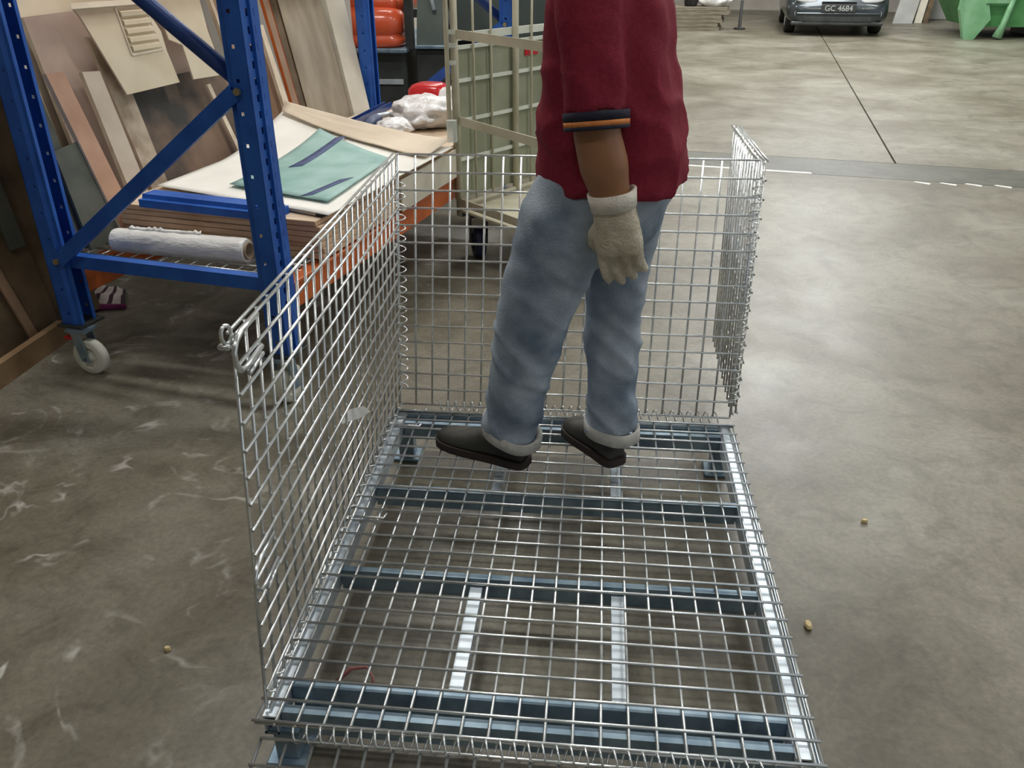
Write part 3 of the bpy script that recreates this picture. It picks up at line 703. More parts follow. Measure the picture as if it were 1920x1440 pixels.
ZP = ZD + NPL * (TH + .0025) - .0025       # top of stack
bm = bmesh.new(); box(bm, (1.80, -.050, .532), (1.66, .012, .142), RM, bevel=.002); o = obj('edge_board', bm, TALLP, None, loc=R(1.8, -.05, .46)); tag(o, 'long cream batten on edge along the right side of the plywood stack', 'board')
# blue steel channel offcut lying on the stack
bm = bmesh.new()
a, b = R(.115, .735, ZP), R(.085, .125, ZP)
d = (b - a); sd = UP.cross(d.normalized())
poly = [(-.062, 0), (.062, 0), (.062, .030), (.040, .030), (.034, .046), (-.034, .046), (-.040, .030), (-.062, .030)]
off = R(.30, .43, 0) - R(.115, .43, 0)
prism(bm, [a + off + sd * x + UP * z for x, z in poly], d)
o = obj('steel_channel', bm, BLUE, None, loc=(a + b) / 2 + off); tag(o, 'short blue steel channel offcut lying on the front edge of the plywood stack', 'steel channel')
# stretch film roll on the deck
a, b = R(.118, .775, .515), R(.150, .205, .515)
roll = thing('stretch_film_roll', 'roll of clear stretch film lying on the wire deck in front of the plywood', 'film roll', (a + b) / 2 - UP * .05)
bm = bmesh.new(); ax = (b - a).normalized(); x = UP.cross(ax).normalized(); y = ax.cross(x)
rows = []
for i in range(41):
    f = i / 40; rr = .047 + .0018 * noise.noise(V((f * 14, 1, 2))) - (.004 if i in (0, 40) else 0)
    rows.append([a.lerp(b, f) + x * (rr + .0012 * noise.noise(V((f * 20, q, 0)))) * math.cos(2 * math.pi * q / 28) + y * rr * math.sin(2 * math.pi * q / 28) for q in range(28)])
loft(bm, rows, False)
loft(bm, [ring(b, x, y, .043, .043, 28), ring(b, x, y, .033, .033, 28)], False); loft(bm, [ring(a, x, y, .043, .043, 28), ring(a, x, y, .033, .033, 28)], False)
obj('film', bm, FILM, roll, True)
bm = bmesh.new(); a2, b2 = a - ax * .008, b + ax * .008
loft(bm, [ring(a2, x, y, .033, .033, 24), ring(b2, x, y, .033, .033, 24), ring(b2, x, y, .027, .027, 24), ring(a2, x, y, .027, .027, 24)], False, closed=True)
obj('core', bm, CORE, roll, True, label='brown cardboard core')
bm = bmesh.new()    # loose torn film edge along the top
top = []
for i in range(26):
    f = .12 + .55 * i / 25; c = a.lerp(b, f) + y * -0.0
    top.append(c + UP * .046 - x * .004)
vs0 = [bm.verts.new(p) for p in top]; vs1 = [bm.verts.new(p + UP * (.010 + .016 * abs(noise.noise(V((i * .5, 0, 3))))) + x * .010) for i, p in enumerate(top)]
for i in range(25): bm.faces.new((vs0[i], vs0[i + 1], vs1[i + 1], vs1[i]))
o = obj('film_flap', bm, FILM, roll, True); sm = o.modifiers.new('s', 'SOLIDIFY'); sm.thickness = .0012

def sheet(name, corners, zf, nx, ny, m, th, label, cat, smooth=True, group=None):
    """thin sheet over a quad given in rack (s,t), height function zf(u,v)"""
    (s0, t0), (s1, t1), (s2, t2), (s3, t3) = corners
    bm = bmesh.new(); g = []
    for i in range(nx + 1):
        row = []
        for j in range(ny + 1):
            u, v = i / nx, j / ny
            s = (s0 * (1 - u) + s1 * u) * (1 - v) + (s3 * (1 - u) + s2 * u) * v; t = (t0 * (1 - u) + t1 * u) * (1 - v) + (t3 * (1 - u) + t2 * u) * v
            row.append(bm.verts.new(R(s, t, zf(u, v))))
        g.append(row)
    for i in range(nx):
        for j in range(ny): bm.faces.new((g[i][j], g[i + 1][j], g[i + 1][j + 1], g[i][j + 1]))
    o = obj(name, bm, m, None, smooth, loc=R((s0 + s2) / 2, (t0 + t2) / 2, ZP)); sm = o.modifiers.new('s', 'SOLIDIFY'); sm.thickness = th; sm.offset = 1
    tag(o, label, cat, group); return o
zw = ZP + .0105
def lift(s_, t_): return .135 * max(0, t_ / .88) ** 1.2 * max(0, (s_ - .85) / .73) ** 1.5      # the back left corner curls up
def wz(u, v): return zw + .003 + .004 * (1 + noise.noise(V((u * 3, v * 3, 0)))) + lift(.33 + 1.25 * v, -.065 + .93 * u)
sheet('white_sheet', [(.30, -.065), (.49, .850), (1.58, .885), (1.56, -.075)], wz, 28, 28, WHITEP, .003,
      'large white foam sheet curling up over the plywood stack under the teal paper', 'sheet')
sheet('beige_sheet', [(1.26, -.055), (1.53, .865), (1.605, .885), (1.59, -.05)],
      lambda u, v: zw + .021 + .004 * noise.noise(V((u * 5, v * 5, 4))) + lift(1.26 + .27 * u + v * (.33 - .255 * u), -.055 + .93 * u) + .016 * v, 24, 14, KRAFT, .003,
      'beige card sheet curling up across the far end of the white sheet', 'sheet')
def plat(s_, t_): return zw + .0165 + lift(s_, t_) + .004 * (1 + noise.noise(V((s_ * 3, t_ * 3, 8))))
TC4 = [(.425, .005), (.545, .530), (1.44, .600), (1.17, .085)]
def bil(c4, u, v):
    (s0, t0), (s1, t1), (s2, t2), (s3, t3) = c4
    return ((s0 * (1 - u) + s1 * u) * (1 - v) + (s3 * (1 - u) + s2 * u) * v, (t0 * (1 - u) + t1 * u) * (1 - v) + (t3 * (1 - u) + t2 * u) * v)
teal = sheet('teal_paper', TC4, lambda u, v: plat(*bil(TC4, u, v)), 16, 16, TEAL, .0022,
      'teal paper folder with two navy printed stripes on the white sheet', 'paper folder')
def strip_on(c4):
    bm = bmesh.new(); g = []
    for i in range(9):
        row = []
        for j in range(3):
            q = bil(c4, i / 8, j / 2); row.append(bm.verts.new(R(*q, plat(*q) + .0030)))
        g.append(row)
    for i in range(8):
        for j in range(2): bm.faces.new((g[i][j], g[i + 1][j], g[i + 1][j + 1], g[i][j + 1]))
    o = obj('printed_stripe', bm, STRIPE, teal, True)
    sm = o.modifiers.new('s', 'SOLIDIFY'); sm.thickness = .0008; sm.offset = 1
strip_on([(.86, .440), (1.36, .470), (1.41, .435), (.90, .395)])
strip_on([(.455, .145), (.735, .118), (.79, .080), (.49, .108)])
# long beige ruler with a black end cap under the sheet
ru = thing('straightedge', 'long beige metal straightedge with black end cap under the front of the white sheet', 'ruler', R(.40, .35, ZP))
a, b = R(.505, .70, ZP + .004), R(.335, -.005, ZP + .004); d = (b - a); sd = UP.cross(d.normalized())
bm = bmesh.new(); prism(bm, [a - sd * .018, a + sd * .018, a + sd * .018 + UP * .007, a - sd * .018 + UP * .007], d); obj('blade', bm, RULER, ru)
bm = bmesh.new(); prism(bm, [b - sd * .020 - UP * .001, b + sd * .020 - UP * .001, b + sd * .020 + UP * .010, b - sd * .020 + UP * .010], d.normalized() * .035); obj('end_cap', bm, RUBBER, ru, label='black end cap')
bm = bmesh.new(); q_ = a.lerp(b, .32) + UP * .0078; tube(bm, [q_, q_ + UP * .003], .014, 12); obj('rivet', bm, BRASS, ru)
# loose blue bar on the stack at the far end
bm = bmesh.new(); a, b = R(1.95, .70, ZP + .02), R(2.62, .78, ZP + .02); d = b - a; sd = UP.cross(d.normalized())
prism(bm, [a + sd * x + UP * z for x, z in ((-.025, -.02), (.025, -.02), (.025, .02), (.017, .02), (.017, -.012), (-.017, -.012), (-.017, .02), (-.025, .02))], d)
o = obj('steel_channel', bm, DBLUE, None, loc=(a + b) / 2); tag(o, 'dark blue steel channel lying on the plywood beside the white plastic bundle', 'steel channel')
# white plastic bundle and red case
def blob(c, rx, ry, rz, amp, fr, vox, m, name, loc=None, parent=None, seed=0):
    bm = bmesh.new(); bmesh.ops.create_icosphere(bm, subdivisions=4, radius=1.0)
    zmin = V(c).z - rz
    for v in bm.verts:
        n = v.co.copy(); k = 1 + amp * noise.noise(n * fr + V((seed, 0, 0))) + amp * .5 * noise.noise(n * fr * 2.3 + V((seed, 5, 0)))
        q = V((n.x * rx, n.y * ry, n.z * rz)) * k; p = V(c) + BD * q.x + FD * q.y + UP * q.z; p.z = max(p.z, zmin + .12 * rz); v.co = p
    return obj(name, bm, m, parent, True, loc=loc)
bz = ZP + .0
t = thing('plastic_bundle', 'crumpled white plastic film bundle lying on the far end of the plywood stack', 'plastic wrap', R(2.45, .32, ZP))
blob(R(2.13, .30, ZP + .080), .20, .20, .088, .26, 2.6, 0, BAG, 'film_wrap', parent=t)
blob(R(1.80, .36, ZP + .046), .10, .10, .050, .2, 3, 0, BAG, 'film_end', parent=t, seed=4)
t = thing('red_case', 'glossy red plastic case half wrapped in film behind the white plastic bundle', 'case', R(2.44, .31, ZP))
bm = bmesh.new(); c = R(2.42, .40, ZP); 
loft(bm, [ring(c + UP * z, BD, FD, a_, b_, 24, p=3.2) for z, a_, b_ in ((.0, .10, .13), (.03, .105, .135), (.16, .10, .125), (.185, .085, .10), (.195, .06, .07))]); obj('shell', bm, REDP, t, True)
bm = bmesh.new(); c2 = R(2.40, .265, ZP)
loft(bm, [ring(c2 + UP * z, BD, FD, a_, b_, 20, p=2.6) for z, a_, b_ in ((.0, .09, .07), (.12, .092, .075), (.165, .075, .06), (.178, .05, .04))]); obj('film_cover', bm, BAG, t, True)
t = thing('hand_tool', 'navy and grey power tool lying between the blue channel and the white bundle', 'tool', R(1.92, .55, ZP))
bm = bmesh.new(); tube(bm, [R(1.76, .52, ZP + .03), R(1.92, .56, ZP + .04), R(2.06, .58, ZP + .04)], [.030, .038, .030], 12); obj('motor_body', bm, TOOL, t, True)
bm = bmesh.new(); tube(bm, [R(1.90, .55, ZP + .03), R(1.98, .49, ZP + .03), R(2.02, .47, ZP + .03)], [.022, .024, .02], 10); obj('grip', bm, TOOL, t, True)
bm = bmesh.new(); tube(bm, [R(2.04, .57, ZP + .055), R(2.20, .54, ZP + .05)], [.018, .012], 10); obj('guard', bm, GALVF, t, True)

# ------------------------------------------------------------------ boards leaning behind the rack
TA = math.atan(.25); CA, SA = math.cos(TA), math.sin(TA)
def LP(s, w, t0, nn=0.0):        # s along the rack, w up the slope, nn normal offset towards the rack
    return R(s, t0 + w * SA - nn * CA, w * CA + nn * SA)
LN = (FD * -CA + UP * SA)
def board(name, pts, t0, th, m, label, cat='board', edge=None, group=None):
    """board leaning on the slope: pts (s,z) outline, thickness th towards the rack"""
    P = [LP(s, z / CA, t0) for s, z in pts]
    bm = bmesh.new(); fs = prism(bm, P, LN * th)
    bm.normal_update()
    if edge:
        for f in fs[2:]: f.material_index = 1
    o = obj(name, bm, [m, edge] if edge else m, None, loc=P[0]); tag(o, label, cat, group); return o
ZB = .470     # most of the boards stand on the left edge of the rack deck
board('wide_board', [(.29, ZB), (1.42, ZB), (1.42, 1.315), (.335, 1.285)], .88, .018, PINK, 'wide pinkish brown board leaning behind the two narrow strips', edge=PALEEDGE)
board('wide_board', [(.20, ZB), (.86, ZB), (.86, 2.98), (.22, 2.98)], .925, .015, CREAM, 'tall cream board rising behind the pinkish brown board', edge=PALEEDGE)
board('wide_board', [(.88, ZB), (1.40, ZB), (1.40, 2.94), (.80, 2.94)], .945, .012, PALE, 'pale board behind the cardboard, its top above the crumpled carton', edge=PALEEDGE)
board('wide_board', [(.70, ZB), (1.42, ZB), (1.36, 1.0), (.70, 1.0)], .845, .016, BLOTCH, 'dark blotched board under the hanging cardboard', edge=DBROWN)
board('board_strip', [(.57, ZB), (.675, ZB), (.672, 1.19), (.548, 1.20)], .815, .016, TORN, 'weathered strip with a torn pale edge, right of the pale strip', edge=PALEEDGE)
board('board_strip', [(.402, ZB), (.506, ZB), (.506, 1.076), (.413, 1.083)], .785, .02, PALE, 'pale narrow strip leaning left of the weathered strip', edge=PALEEDGE)
board('board_strip', [(.265, ZB), (.364, ZB), (.308, 1.096), (.221, 1.101)], .770, .02, MDF, 'reddish brown narrow strip leaning nearest the left blue post', edge=PALEEDGE)
board('board_strip', [(.085, ZB), (.170, ZB), (.19, 1.03), (.09, 1.05)], .805, .018, GGREEN, 'grey board with a pale edge just right of the left blue post', edge=PALEEDGE)
board('board_strip', [(.09, ZB), (.31, ZB), (.29, .855), (.115, .838)], .775, .014, GGREEN, 'short dark grey green panel low between blue post and brown strip')
board('wide_board', [(1.43, ZB), (1.80, ZB), (1.76, 1.55), (1.42, 1.55)], .82, .016, RBROWN, 'brown board leaning just left of the right blue post', edge=PALEEDGE)
board('board_strip', [(1.425, 1.0), (1.450, 1.0), (1.432, 1.30), (1.408, 1.30)], .80, .012, PALEEDGE, 'thin upper pale batten on the brown board beside the right blue post')
board('board_strip', [(1.245, ZB), (1.275, ZB), (1.19, .94), (1.162, .94)], .80, .012, PALEEDGE, 'thin pale batten below the carton, left of the shorter one')
board('board_strip', [(1.365, ZB), (1.395, ZB), (1.345, .78), (1.318, .78)], .795, .012, PALEEDGE, 'shorter thin pale batten nearest the right blue post')
# tall boards right of the right post
board('tall_board', [(1.90, ZB), (2.375, ZB), (2.46, 2.0), (2.03, 2.0)], .80, .035, TALL, 'tall thick beige brown board leaning right of the right blue post', edge=DBROWN)
board('tall_board', [(2.365, ZB), (2.575, ZB), (2.77, 2.0), (2.53, 2.0)], .79, .045, TALLP, 'tall pale slab leaning nearest the far blue post', edge=TALLP)
board('board_strip', [(1.84, ZB), (1.90, ZB), (1.99, 1.75), (1.93, 1.75)], .79, .02, DBROWN, 'dark brown strip beside the tall beige board', edge=ORANGE)
board('board_strip', [(1.77, ZB), (1.83, ZB), (1.90, 1.65), (1.85, 1.65)], .785, .02, RBROWN, 'brown strip with orange edge against the right blue post', edge=ORANGE)
board('board_strip', [(1.68, ZB), (1.74, ZB), (1.74, 1.16), (1.70, 1.16)], .775, .02, PALEEDGE, 'pale strip low behind the right blue post', edge=PALEEDGE)
# cardboard hung over the boards: flat body, folded top flap, ribbed handle window
cb = thing('cardboard_sheet', 'torn carton with a ribbed panel hung over the leaning boards', 'cardboard', LP(.72, 1.15, .75))
def lpz(s, z, nn=0): return LP(s, z / CA, .750, nn)
bm = bmesh.new(); prism(bm, [lpz(s, z) for s, z in ((.497, 1.276), (.558, 1.06), (.580, .978), (.925, .983), (.918, 1.12), (.928, 1.194), (.880, 1.30), (.475, 1.315))], LN * .008); obj('panel', bm, CARD, cb)
bm = bmesh.new(); prism(bm, [lpz(s, z, nn) for s, z, nn in ((.455, 1.308, .008), (.895, 1.306, .008), (.885, 1.328, .0), (.475, 1.330, .0))], LN * .012); obj('folded_edge', bm, CARDL, cb)
for i in range(5):
    z0 = 1.290 - i * .0330; s0 = .712 - .002 * i; s1 = .868 + .003 * i
    bm = bmesh.new(); prism(bm, [lpz(s0, z0, .008), lpz(s1, z0, .008), lpz(s1, z0 - .006, .020), lpz(s1, z0 - .022, .020), lpz(s1, z0 - .030, .008), lpz(s0, z0 - .030, .008), lpz(s0, z0 - .022, .020), lpz(s0, z0 - .006, .020)][:0] or [lpz(s0, z0, .008), lpz(s0, z0 - .008, .020), lpz(s0, z0 - .024, .020), lpz(s0, z0 - .031, .008)], lpz(s1, z0) - lpz(s0, z0))
    obj('rib', bm, CARD, cb)
bm = bmesh.new()
for a_, b_ in (((.700, 1.30), (.692, 1.122)), ((.880, 1.30), (.890, 1.120)), ((.692, 1.120), (.894, 1.124))): tube(bm, [lpz(*a_, .010), lpz(*b_, .010)], .0055, 6)
obj('rib_frame', bm, CARDL, cb)
bm = bmesh.new(); prism(bm, [lpz(s, z, .0) for s, z in ((.80, 1.02), (.83, 1.03), (.93, .94), (.87, .93))][::1], LN * -.0005); bm.free()
bm = bmesh.new(); prism(bm, [LP(s, z / CA, .738) for s, z in ((.935, 1.60), (1.30, 1.60), (1.235, 1.17), (1.243, .978), (1.012, .985), (1.020, 1.131), (.945, 1.16))], LN * .008)
o = obj('cardboard_sheet', bm, CARD, None, loc=LP(1.1, 1.1, .738)); tag(o, 'smaller plain carton piece hanging right of the ribbed carton', 'cardboard')
# boards left of the left post
board('wide_board', [(-1.3, .012), (.22, .012), (.32, 1.35), (-1.3, 1.38)], 1.30, .018, DBROWN, 'dark brown board leaning left of the left blue post', edge=RBROWN)
board('wide_board', [(-1.3, .012), (.50, .012), (.50, 1.40), (-1.3, 1.40)], 1.335, .018, DBROWN, 'brown board behind the dark brown board at the left edge', edge=PALEEDGE)
board('board_strip', [(.15, .40), (.225, .40), (.255, .80), (.165, .80)], 1.275, .014, GGREEN, 'grey green batten slanting down beside the left blue post')
board('board_strip', [(.05, .012), (.09, .012), (.055, .40), (.01, .40)], 1.27, .012, RBROWN, 'short brown batten low at the left edge of the photo')
# plank on the floor
bm = bmesh.new(); a, b = V((-1.678, .10, 0)), V((-1.672, .76, 0)); d = b - a; sd = UP.cross(d.normalized())
prism(bm, [a + sd * .0, a + sd * .0 + UP * .092, a + sd * -.035 + UP * .092, a + sd * -.035], d); o = obj('floor_plank', bm, PLANK, None, loc=a); tag(o, 'brown plank standing on edge on the floor left of the caster', 'plank')

# checked rag on the floor
rg = thing('floor_rag', 'white and dark striped rag with purple hem on the floor behind the left caster', 'rag', (-1.70, 1.15, 0))
bm = bmesh.new(); g = []
for i in range(13):
    row = []
    for j in range(9):
        u, v = i / 12, j / 8; p = V((-1.86, 1.07, 0)) * (1 - u) * (1 - v) + V((-1.575, 1.13, 0)) * u * (1 - v) + V((-1.66, 1.30, 0)) * u * v + V((-1.88, 1.38, 0)) * (1 - u) * v
        p.z = .006 + .035 * max(0, noise.noise(V((u * 3.5, v * 3, 1)))) + .02 * v; row.append(bm.verts.new(p))
    g.append(row)
for i in range(12):
    for j in range(8):
        f = bm.faces.new((g[i][j], g[i + 1][j], g[i + 1][j + 1], g[i][j + 1])); f.material_index = 1 if i in (2, 5, 8, 11) else 0
o = obj('cloth', bm, [RAGW, RAGD], rg, True); sm = o.modifiers.new('s', 'SOLIDIFY'); sm.thickness = .003
bm = bmesh.new(); pts = [V((-1.86, 1.06, .016)), V((-1.77, 1.075, .02)), V((-1.68, 1.10, .014)), V((-1.57, 1.125, .014))]; tube(bm, pts, [.016, .020, .018, .012], 8); obj('hem', bm, RAGP, rg, True, label='purple hem')

# ------------------------------------------------------------------ roll cage behind the worker
A0, B0, C0 = V((-.083, 1.945, 0)), V((.339, 2.568, 0)), V((.453, 1.415, 0))
D0 = B0 + (C0 - A0)
rc = thing('roll_cage', 'beige roll cage trolley with panelled side and retaining bars behind the worker', 'roll cage', (A0 + D0) / 2)
HT = 1.75
def post(p, z0=.255, z1=HT, r=.014, m=CAGE, name='post'):
    bm = bmesh.new(); tube(bm, [p + UP * z0, p + UP * z1], r, 10); return obj(name, bm, m, rc, True)
for p in (A0, B0, C0, D0): post(p, r=.017)
dAB = (B0 - A0); nAB = V((dAB.y, -dAB.x, 0)).normalized(); dAC = C0 - A0
mid = A0.lerp(B0, .62); post(mid, .30, HT, .017)
for f in (.18, .36, .80): post(A0.lerp(B0, f), .315, HT, .0062, CAGE, 'bar')
for f in (.2, .4, .6, .8): post(C0.lerp(D0, f), .315, HT, .0062, CAGE, 'bar')
def rail(a, b, r, m=CAGE, name='rail'):
    bm = bmesh.new(); tube(bm, [a, b], r, 8); return obj(name, bm, m, rc, True)
for z in (.308, HT - .02):
    for a, b in ((A0, B0), (C0, D0)): rail(a + UP * z, b + UP * z, .014)
rail(B0 + UP * .308, D0 + UP * .308, .014); rail(C0 + UP * .9, D0 + UP * .9, .010)
# flat retaining bars across the open front
for z, zr in ((1.149, 1.136), (.745, .722), (.325, .321)):
    bm = bmesh.new(); n = V((dAC.y, -dAC.x, 0)).normalized()
    a, b = A0 + UP * z, C0 + UP * zr
    prism(bm, [a + UP * .021, a - UP * .021, a - UP * .021 - n * .006, a + UP * .021 - n * .006][::-1], b - a); obj('retaining_bar', bm, CAGE, rc)
# side made of five sheet panels with pale rails
zs = [.334, .541, .736, .929, 1.084]
for i in range(4):
    z0, z1 = zs[i], zs[i + 1]; a, b = A0 - nAB * .03, B0 - nAB * .03
    bm = bmesh.new(); prism(bm, [a + UP * (z0 + .004), b + UP * (z0 + .004), b + UP * (z1 - .004), a + UP * (z1 - .004)], nAB * .006)
    box(bm, (0, 0, 0), (.07, .004, z1 - z0 - .012), frame((a.lerp(b, .42) + UP * (z0 + z1) / 2) + nAB * .009, dAB.normalized(), nAB, UP))
    obj('side_sheet', bm, CAGEP, rc)
for z in zs[1:] + [1.134]:
    bm = bmesh.new(); a, b = A0 - nAB * .014 + UP * z, B0 - nAB * .014 + UP * z
    h = .009 if z < 1.1 else .018
    prism(bm, [a - nAB * .008 - UP * h, a + nAB * .004 - UP * h, a + nAB * .004 + UP * h, a - nAB * .008 + UP * h], b - a); obj('sheet_rail', bm, CAGER, rc)
bm = bmesh.new(); c = A0.lerp(B0, .83) - nAB * .02 + UP * 1.02; box(bm, (0, 0, 0), (.11, .006, .035), frame(c, dAB.normalized(), nAB, UP), bevel=.001); obj('red_label', bm, REDP, rc, label='small red label')
# base deck
bm = bmesh.new(); prism(bm, [A0 + UP * .275, C0 + UP * .275, D0 + UP * .275, B0 + UP * .275][::-1], UP * .012); obj('base_deck', bm, CAGE, rc)
bm = bmesh.new(); prism(bm, [A0 + UP * .25 + nAB * .02, B0 + UP * .25 + nAB * .02, B0 + UP * .25, A0 + UP * .25], UP * .028); obj('base_bar', bm, DGREY, rc)
for p, dv in ((A0 + V((.085, .075, 0)), (.35, -.95, 0)), (C0 + V((-.06, .09, 0)), (.3, -1, 0)), (B0 + V((-.02, -.07, 0)), (.5, .8, 0)), (D0 + V((-.08, -.02, 0)), (.5, .8, 0))):
    caster(p, dv, .088, .055, NAVY, rc, .25, BLACK)
# gate post with clear latch sleeve
gp = A0 + V((-.035, -.02, 0)); post(gp, .72, HT, .012)
bm = bmesh.new(); box(bm, gp + V((.015, -.02, .70)), (.05, .03, .11), bevel=.004); obj('latch_sleeve', bm, CLEARP, rc, label='clear plastic latch sleeve')
for z in (1.16, 1.10, 1.02):
    bm = bmesh.new(); box(bm, gp + V((.018, .005, z)), (.05, .012, .02)); obj('gate_hinge', bm, CAGER, rc)

# ------------------------------------------------------------------ forklift, cabinet behind the rack
FX, FY = -1.46, 4.75
fl = thing('forklift', 'orange and black forklift parked rear towards us behind the rack', 'forklift', (FX, FY + 1, 0))
def rbox(bm, x0, x1, y0, y1, z0, z1, bev): return box(bm, ((x0 + x1) / 2, (y0 + y1) / 2, (z0 + z1) / 2), (x1 - x0, y1 - y0, z1 - z0), None, bev)
bm = bmesh.new(); rows = []
for z, a, b, yo in ((.795, .44, .26, 0), (.82, .475, .29, 0), (.87, .48, .295, 0), (.885, .462, .28, 0), (.905, .462, .28, 0), (.92, .48, .295, 0), (1.02, .475, .29, 0), (1.075, .45, .26, .01), (1.10, .40, .20, .02)):
    rows.append(ring((FX + .0, FY + .30 + yo, z), (1, 0, 0), (0, 1, 0), a, b, 36, p=4.5))
loft(bm, rows); o = obj('counterweight', bm, RED, fl, True); 
bm = bmesh.new(); loft(bm, [ring((FX + .12, FY + .55, z), (1, 0, 0), (0, 1, 0), a, b, 28, p=5) for z, a, b in ((1.06, .36, .42), (1.16, .35, .41), (1.20, .31, .37))]); obj('hood', bm, RED, fl, True)
bm = bmesh.new(); rbox(bm, FX - .25, FX + .25, FY + .25, FY + .75, 1.20, 1.30, .03); rbox(bm, FX - .24, FX + .24, FY + .22, FY + .32, 1.28, 1.75, .03); obj('seat', bm, RUBBER, fl)
bm = bmesh.new(); rbox(bm, FX - .50, FX + .50, FY + .05, FY + 1.9, .14, .79, .03); obj('chassis', bm, BLACK, fl)
bm = bmesh.new(); rbox(bm, FX - .52, FX + .52, FY - .01, FY + 1.95, .765, .80, .008); obj('deck_plate', bm, GALVD, fl)
bm = bmesh.new(); rbox(bm, FX + .26, FX + .47, FY + .035, FY + .052, .52, .56, .002); obj('data_plate', bm, GALVF, fl)
for sx in (-.42, .42):
    for sy in (.32, 1.55):
        bm = bmesh.new(); c = V((FX + sx, FY + sy, .24)); loft(bm, [ring(c + V((x, 0, 0)), (0, 1, 0), UP, r, r, 28) for x, r in ((-.085, .14), (-.085, .22), (-.06, .24), (.06, .24), (.085, .22), (.085, .14))]); w = obj('wheel', bm, RUBBER, fl, True)
        bm = bmesh.new(); tube(bm, [c - V((.09, 0, 0)), c + V((.09, 0, 0))], .12, 16); obj('wheel_hub', bm, GALVD, w)
for sx in (-.47, .530):
    for sy in (.12, 1.55):
        bm = bmesh.new(); rbox(bm, FX + sx - .035, FX + sx + .035, FY + sy - .03, FY + sy + .03, .78, 2.05, .006); obj('guard_post', bm, BLACK, fl)
bm = bmesh.new()
for i in range(7): rbox(bm, FX - .52, FX + .52, FY + .1 + i * .235, FY + .14 + i * .235, 2.03, 2.08, .004)
rbox(bm, FX - .53, FX - .47, FY + .08, FY + 1.6, 2.02, 2.09, .004); rbox(bm, FX + .47, FX + .53, FY + .08, FY + 1.6, 2.02, 2.09, .004); obj('overhead_guard', bm, BLACK, fl)
bm = bmesh.new(); 
for sx in (-.30, .30): rbox(bm, FX + sx - .05, FX + sx + .05, FY + 1.92, FY + 2.04, .08, 2.3, .008)
rbox(bm, FX - .3, FX + .3, FY + 1.94, FY + 2.0, 2.2, 2.28, .004); rbox(bm, FX - .3, FX + .3, FY + 1.94, FY + 2.0, .9, .98, .004); obj('mast', bm, BLACK, fl)
for sx in (-.24, .24):
    bm = bmesh.new(); rbox(bm, FX + sx - .05, FX + sx + .05, FY + 2.05, FY + 3.05, .06, .10, .004); rbox(bm, FX + sx - .05, FX + sx + .05, FY + 2.05, FY + 2.09, .06, .6, .004); obj('fork', bm, BLACK, fl)
bm = bmesh.new(); c = V((FX, FY + 1.15, 1.32)); tube(bm, [c + V((.17 * math.cos(q), .10 * math.sin(q), .13 * math.sin(q))) for q in [i * math.pi / 10 for i in range(20)]], .014, 8, closed=True); tube(bm, [c, c + V((0, .2, -.42))], .02, 8); obj('steering_wheel', bm, RUBBER, fl, True)
# black machine with slanted grey panel
mc = thing('machine_cabinet', 'black machine cabinet with a slanted grey cover behind the roll cage', 'machine', (-.50, 5.1, 0))
bm = bmesh.new(); rbox(bm, -.875, .55, 4.78, 5.6, .04, .80, .015); obj('cabinet', bm, BLACK, mc)
bm = bmesh.new(); rbox(bm, -.87, .53, 4.74, 4.80, .80, .825, .004); obj('front_rail', bm, GALVD, mc)
bm = bmesh.new(); prism(bm, [V((-.865, 4.80, .825)), V((-.53, 4.80, .825)), V((-.72, 5.02, 1.45)), V((-.865, 5.02, 1.45))], (0, .02, .0)); obj('cover', bm, DGREY, mc)
bm = bmesh.new(); tube(bm, [(-.72, 4.86, 1.08), (-.80, 4.90, 1.36)], .018, 10); obj('lever', bm, GALVF, mc, True)
bm = bmesh.new(); tube(bm, [(-.62, 4.85, .93), (-.58, 4.88, 1.0)], [.035, .03], 12); obj('knob', bm, RUBBER, mc, True)
bm = bmesh.new(); rbox(bm, -.66, .50, 5.06, 5.58, .825, 1.55, .03); obj('housing', bm, DGREY, mc)
for x in (-.85, .48):
    for y in (4.85, 5.53):
        bm = bmesh.new(); tube(bm, [(x, y, 0), (x, y, .05)], .03, 10); obj('foot', bm, RUBBER, mc)

# ------------------------------------------------------------------ far end: timber, car, boards, skip
for i in range(6):
    for j in range(3):
        y0 = 16.6 + j * .24; x1 = [3.05, 3.02, 3.10, 3.08, 3.22, 3.18][i] + .05 * ((j * 7 + i * 3) % 3 - 1); z0 = .0 + i * .075
        bm = bmesh.new(); box(bm, ((x1 - 2.6) + 1.3, y0, z0 + .036), (2.6, .21, .070), bevel=.004)
        o = obj('timber_beam', bm, TIMBER, None, loc=(x1 - 1.3, y0, z0))
        tag(o, 'old grey timber beam in the low stack left of the car, %s layer, %s' % (['bottom', 'second', 'third', 'fourth', 'fifth', 'top'][i], ['front', 'middle', 'rear'][j]), 'timber', 'timber beams in the low stack by the car')
sk = thing('sack', 'white sack slumped on the right end of the timber stack', 'sack', (2.93, 16.8, .45))
bm = bmesh.new(); bmesh.ops.create_icosphere(bm, subdivisions=4, radius=1)
for v in bm.verts:
    n = v.co.copy(); k = 1 + .18 * noise.noise(n * 2.2) + .06 * noise.noise(n * 6); v.co = V((2.90, 16.80, .58)) + V((n.x * .34, n.y * .26, max(n.z, -.85) * .155)) * k
obj('bag', bm, BAG, sk, True)
bm = bmesh.new(); tube(bm, [(2.74, 16.78, .68), (2.70, 16.78, .80), (2.67, 16.77, .86)], [.05, .035, .07], 10); obj('tied_neck', bm, BAG, sk, True)
o = None
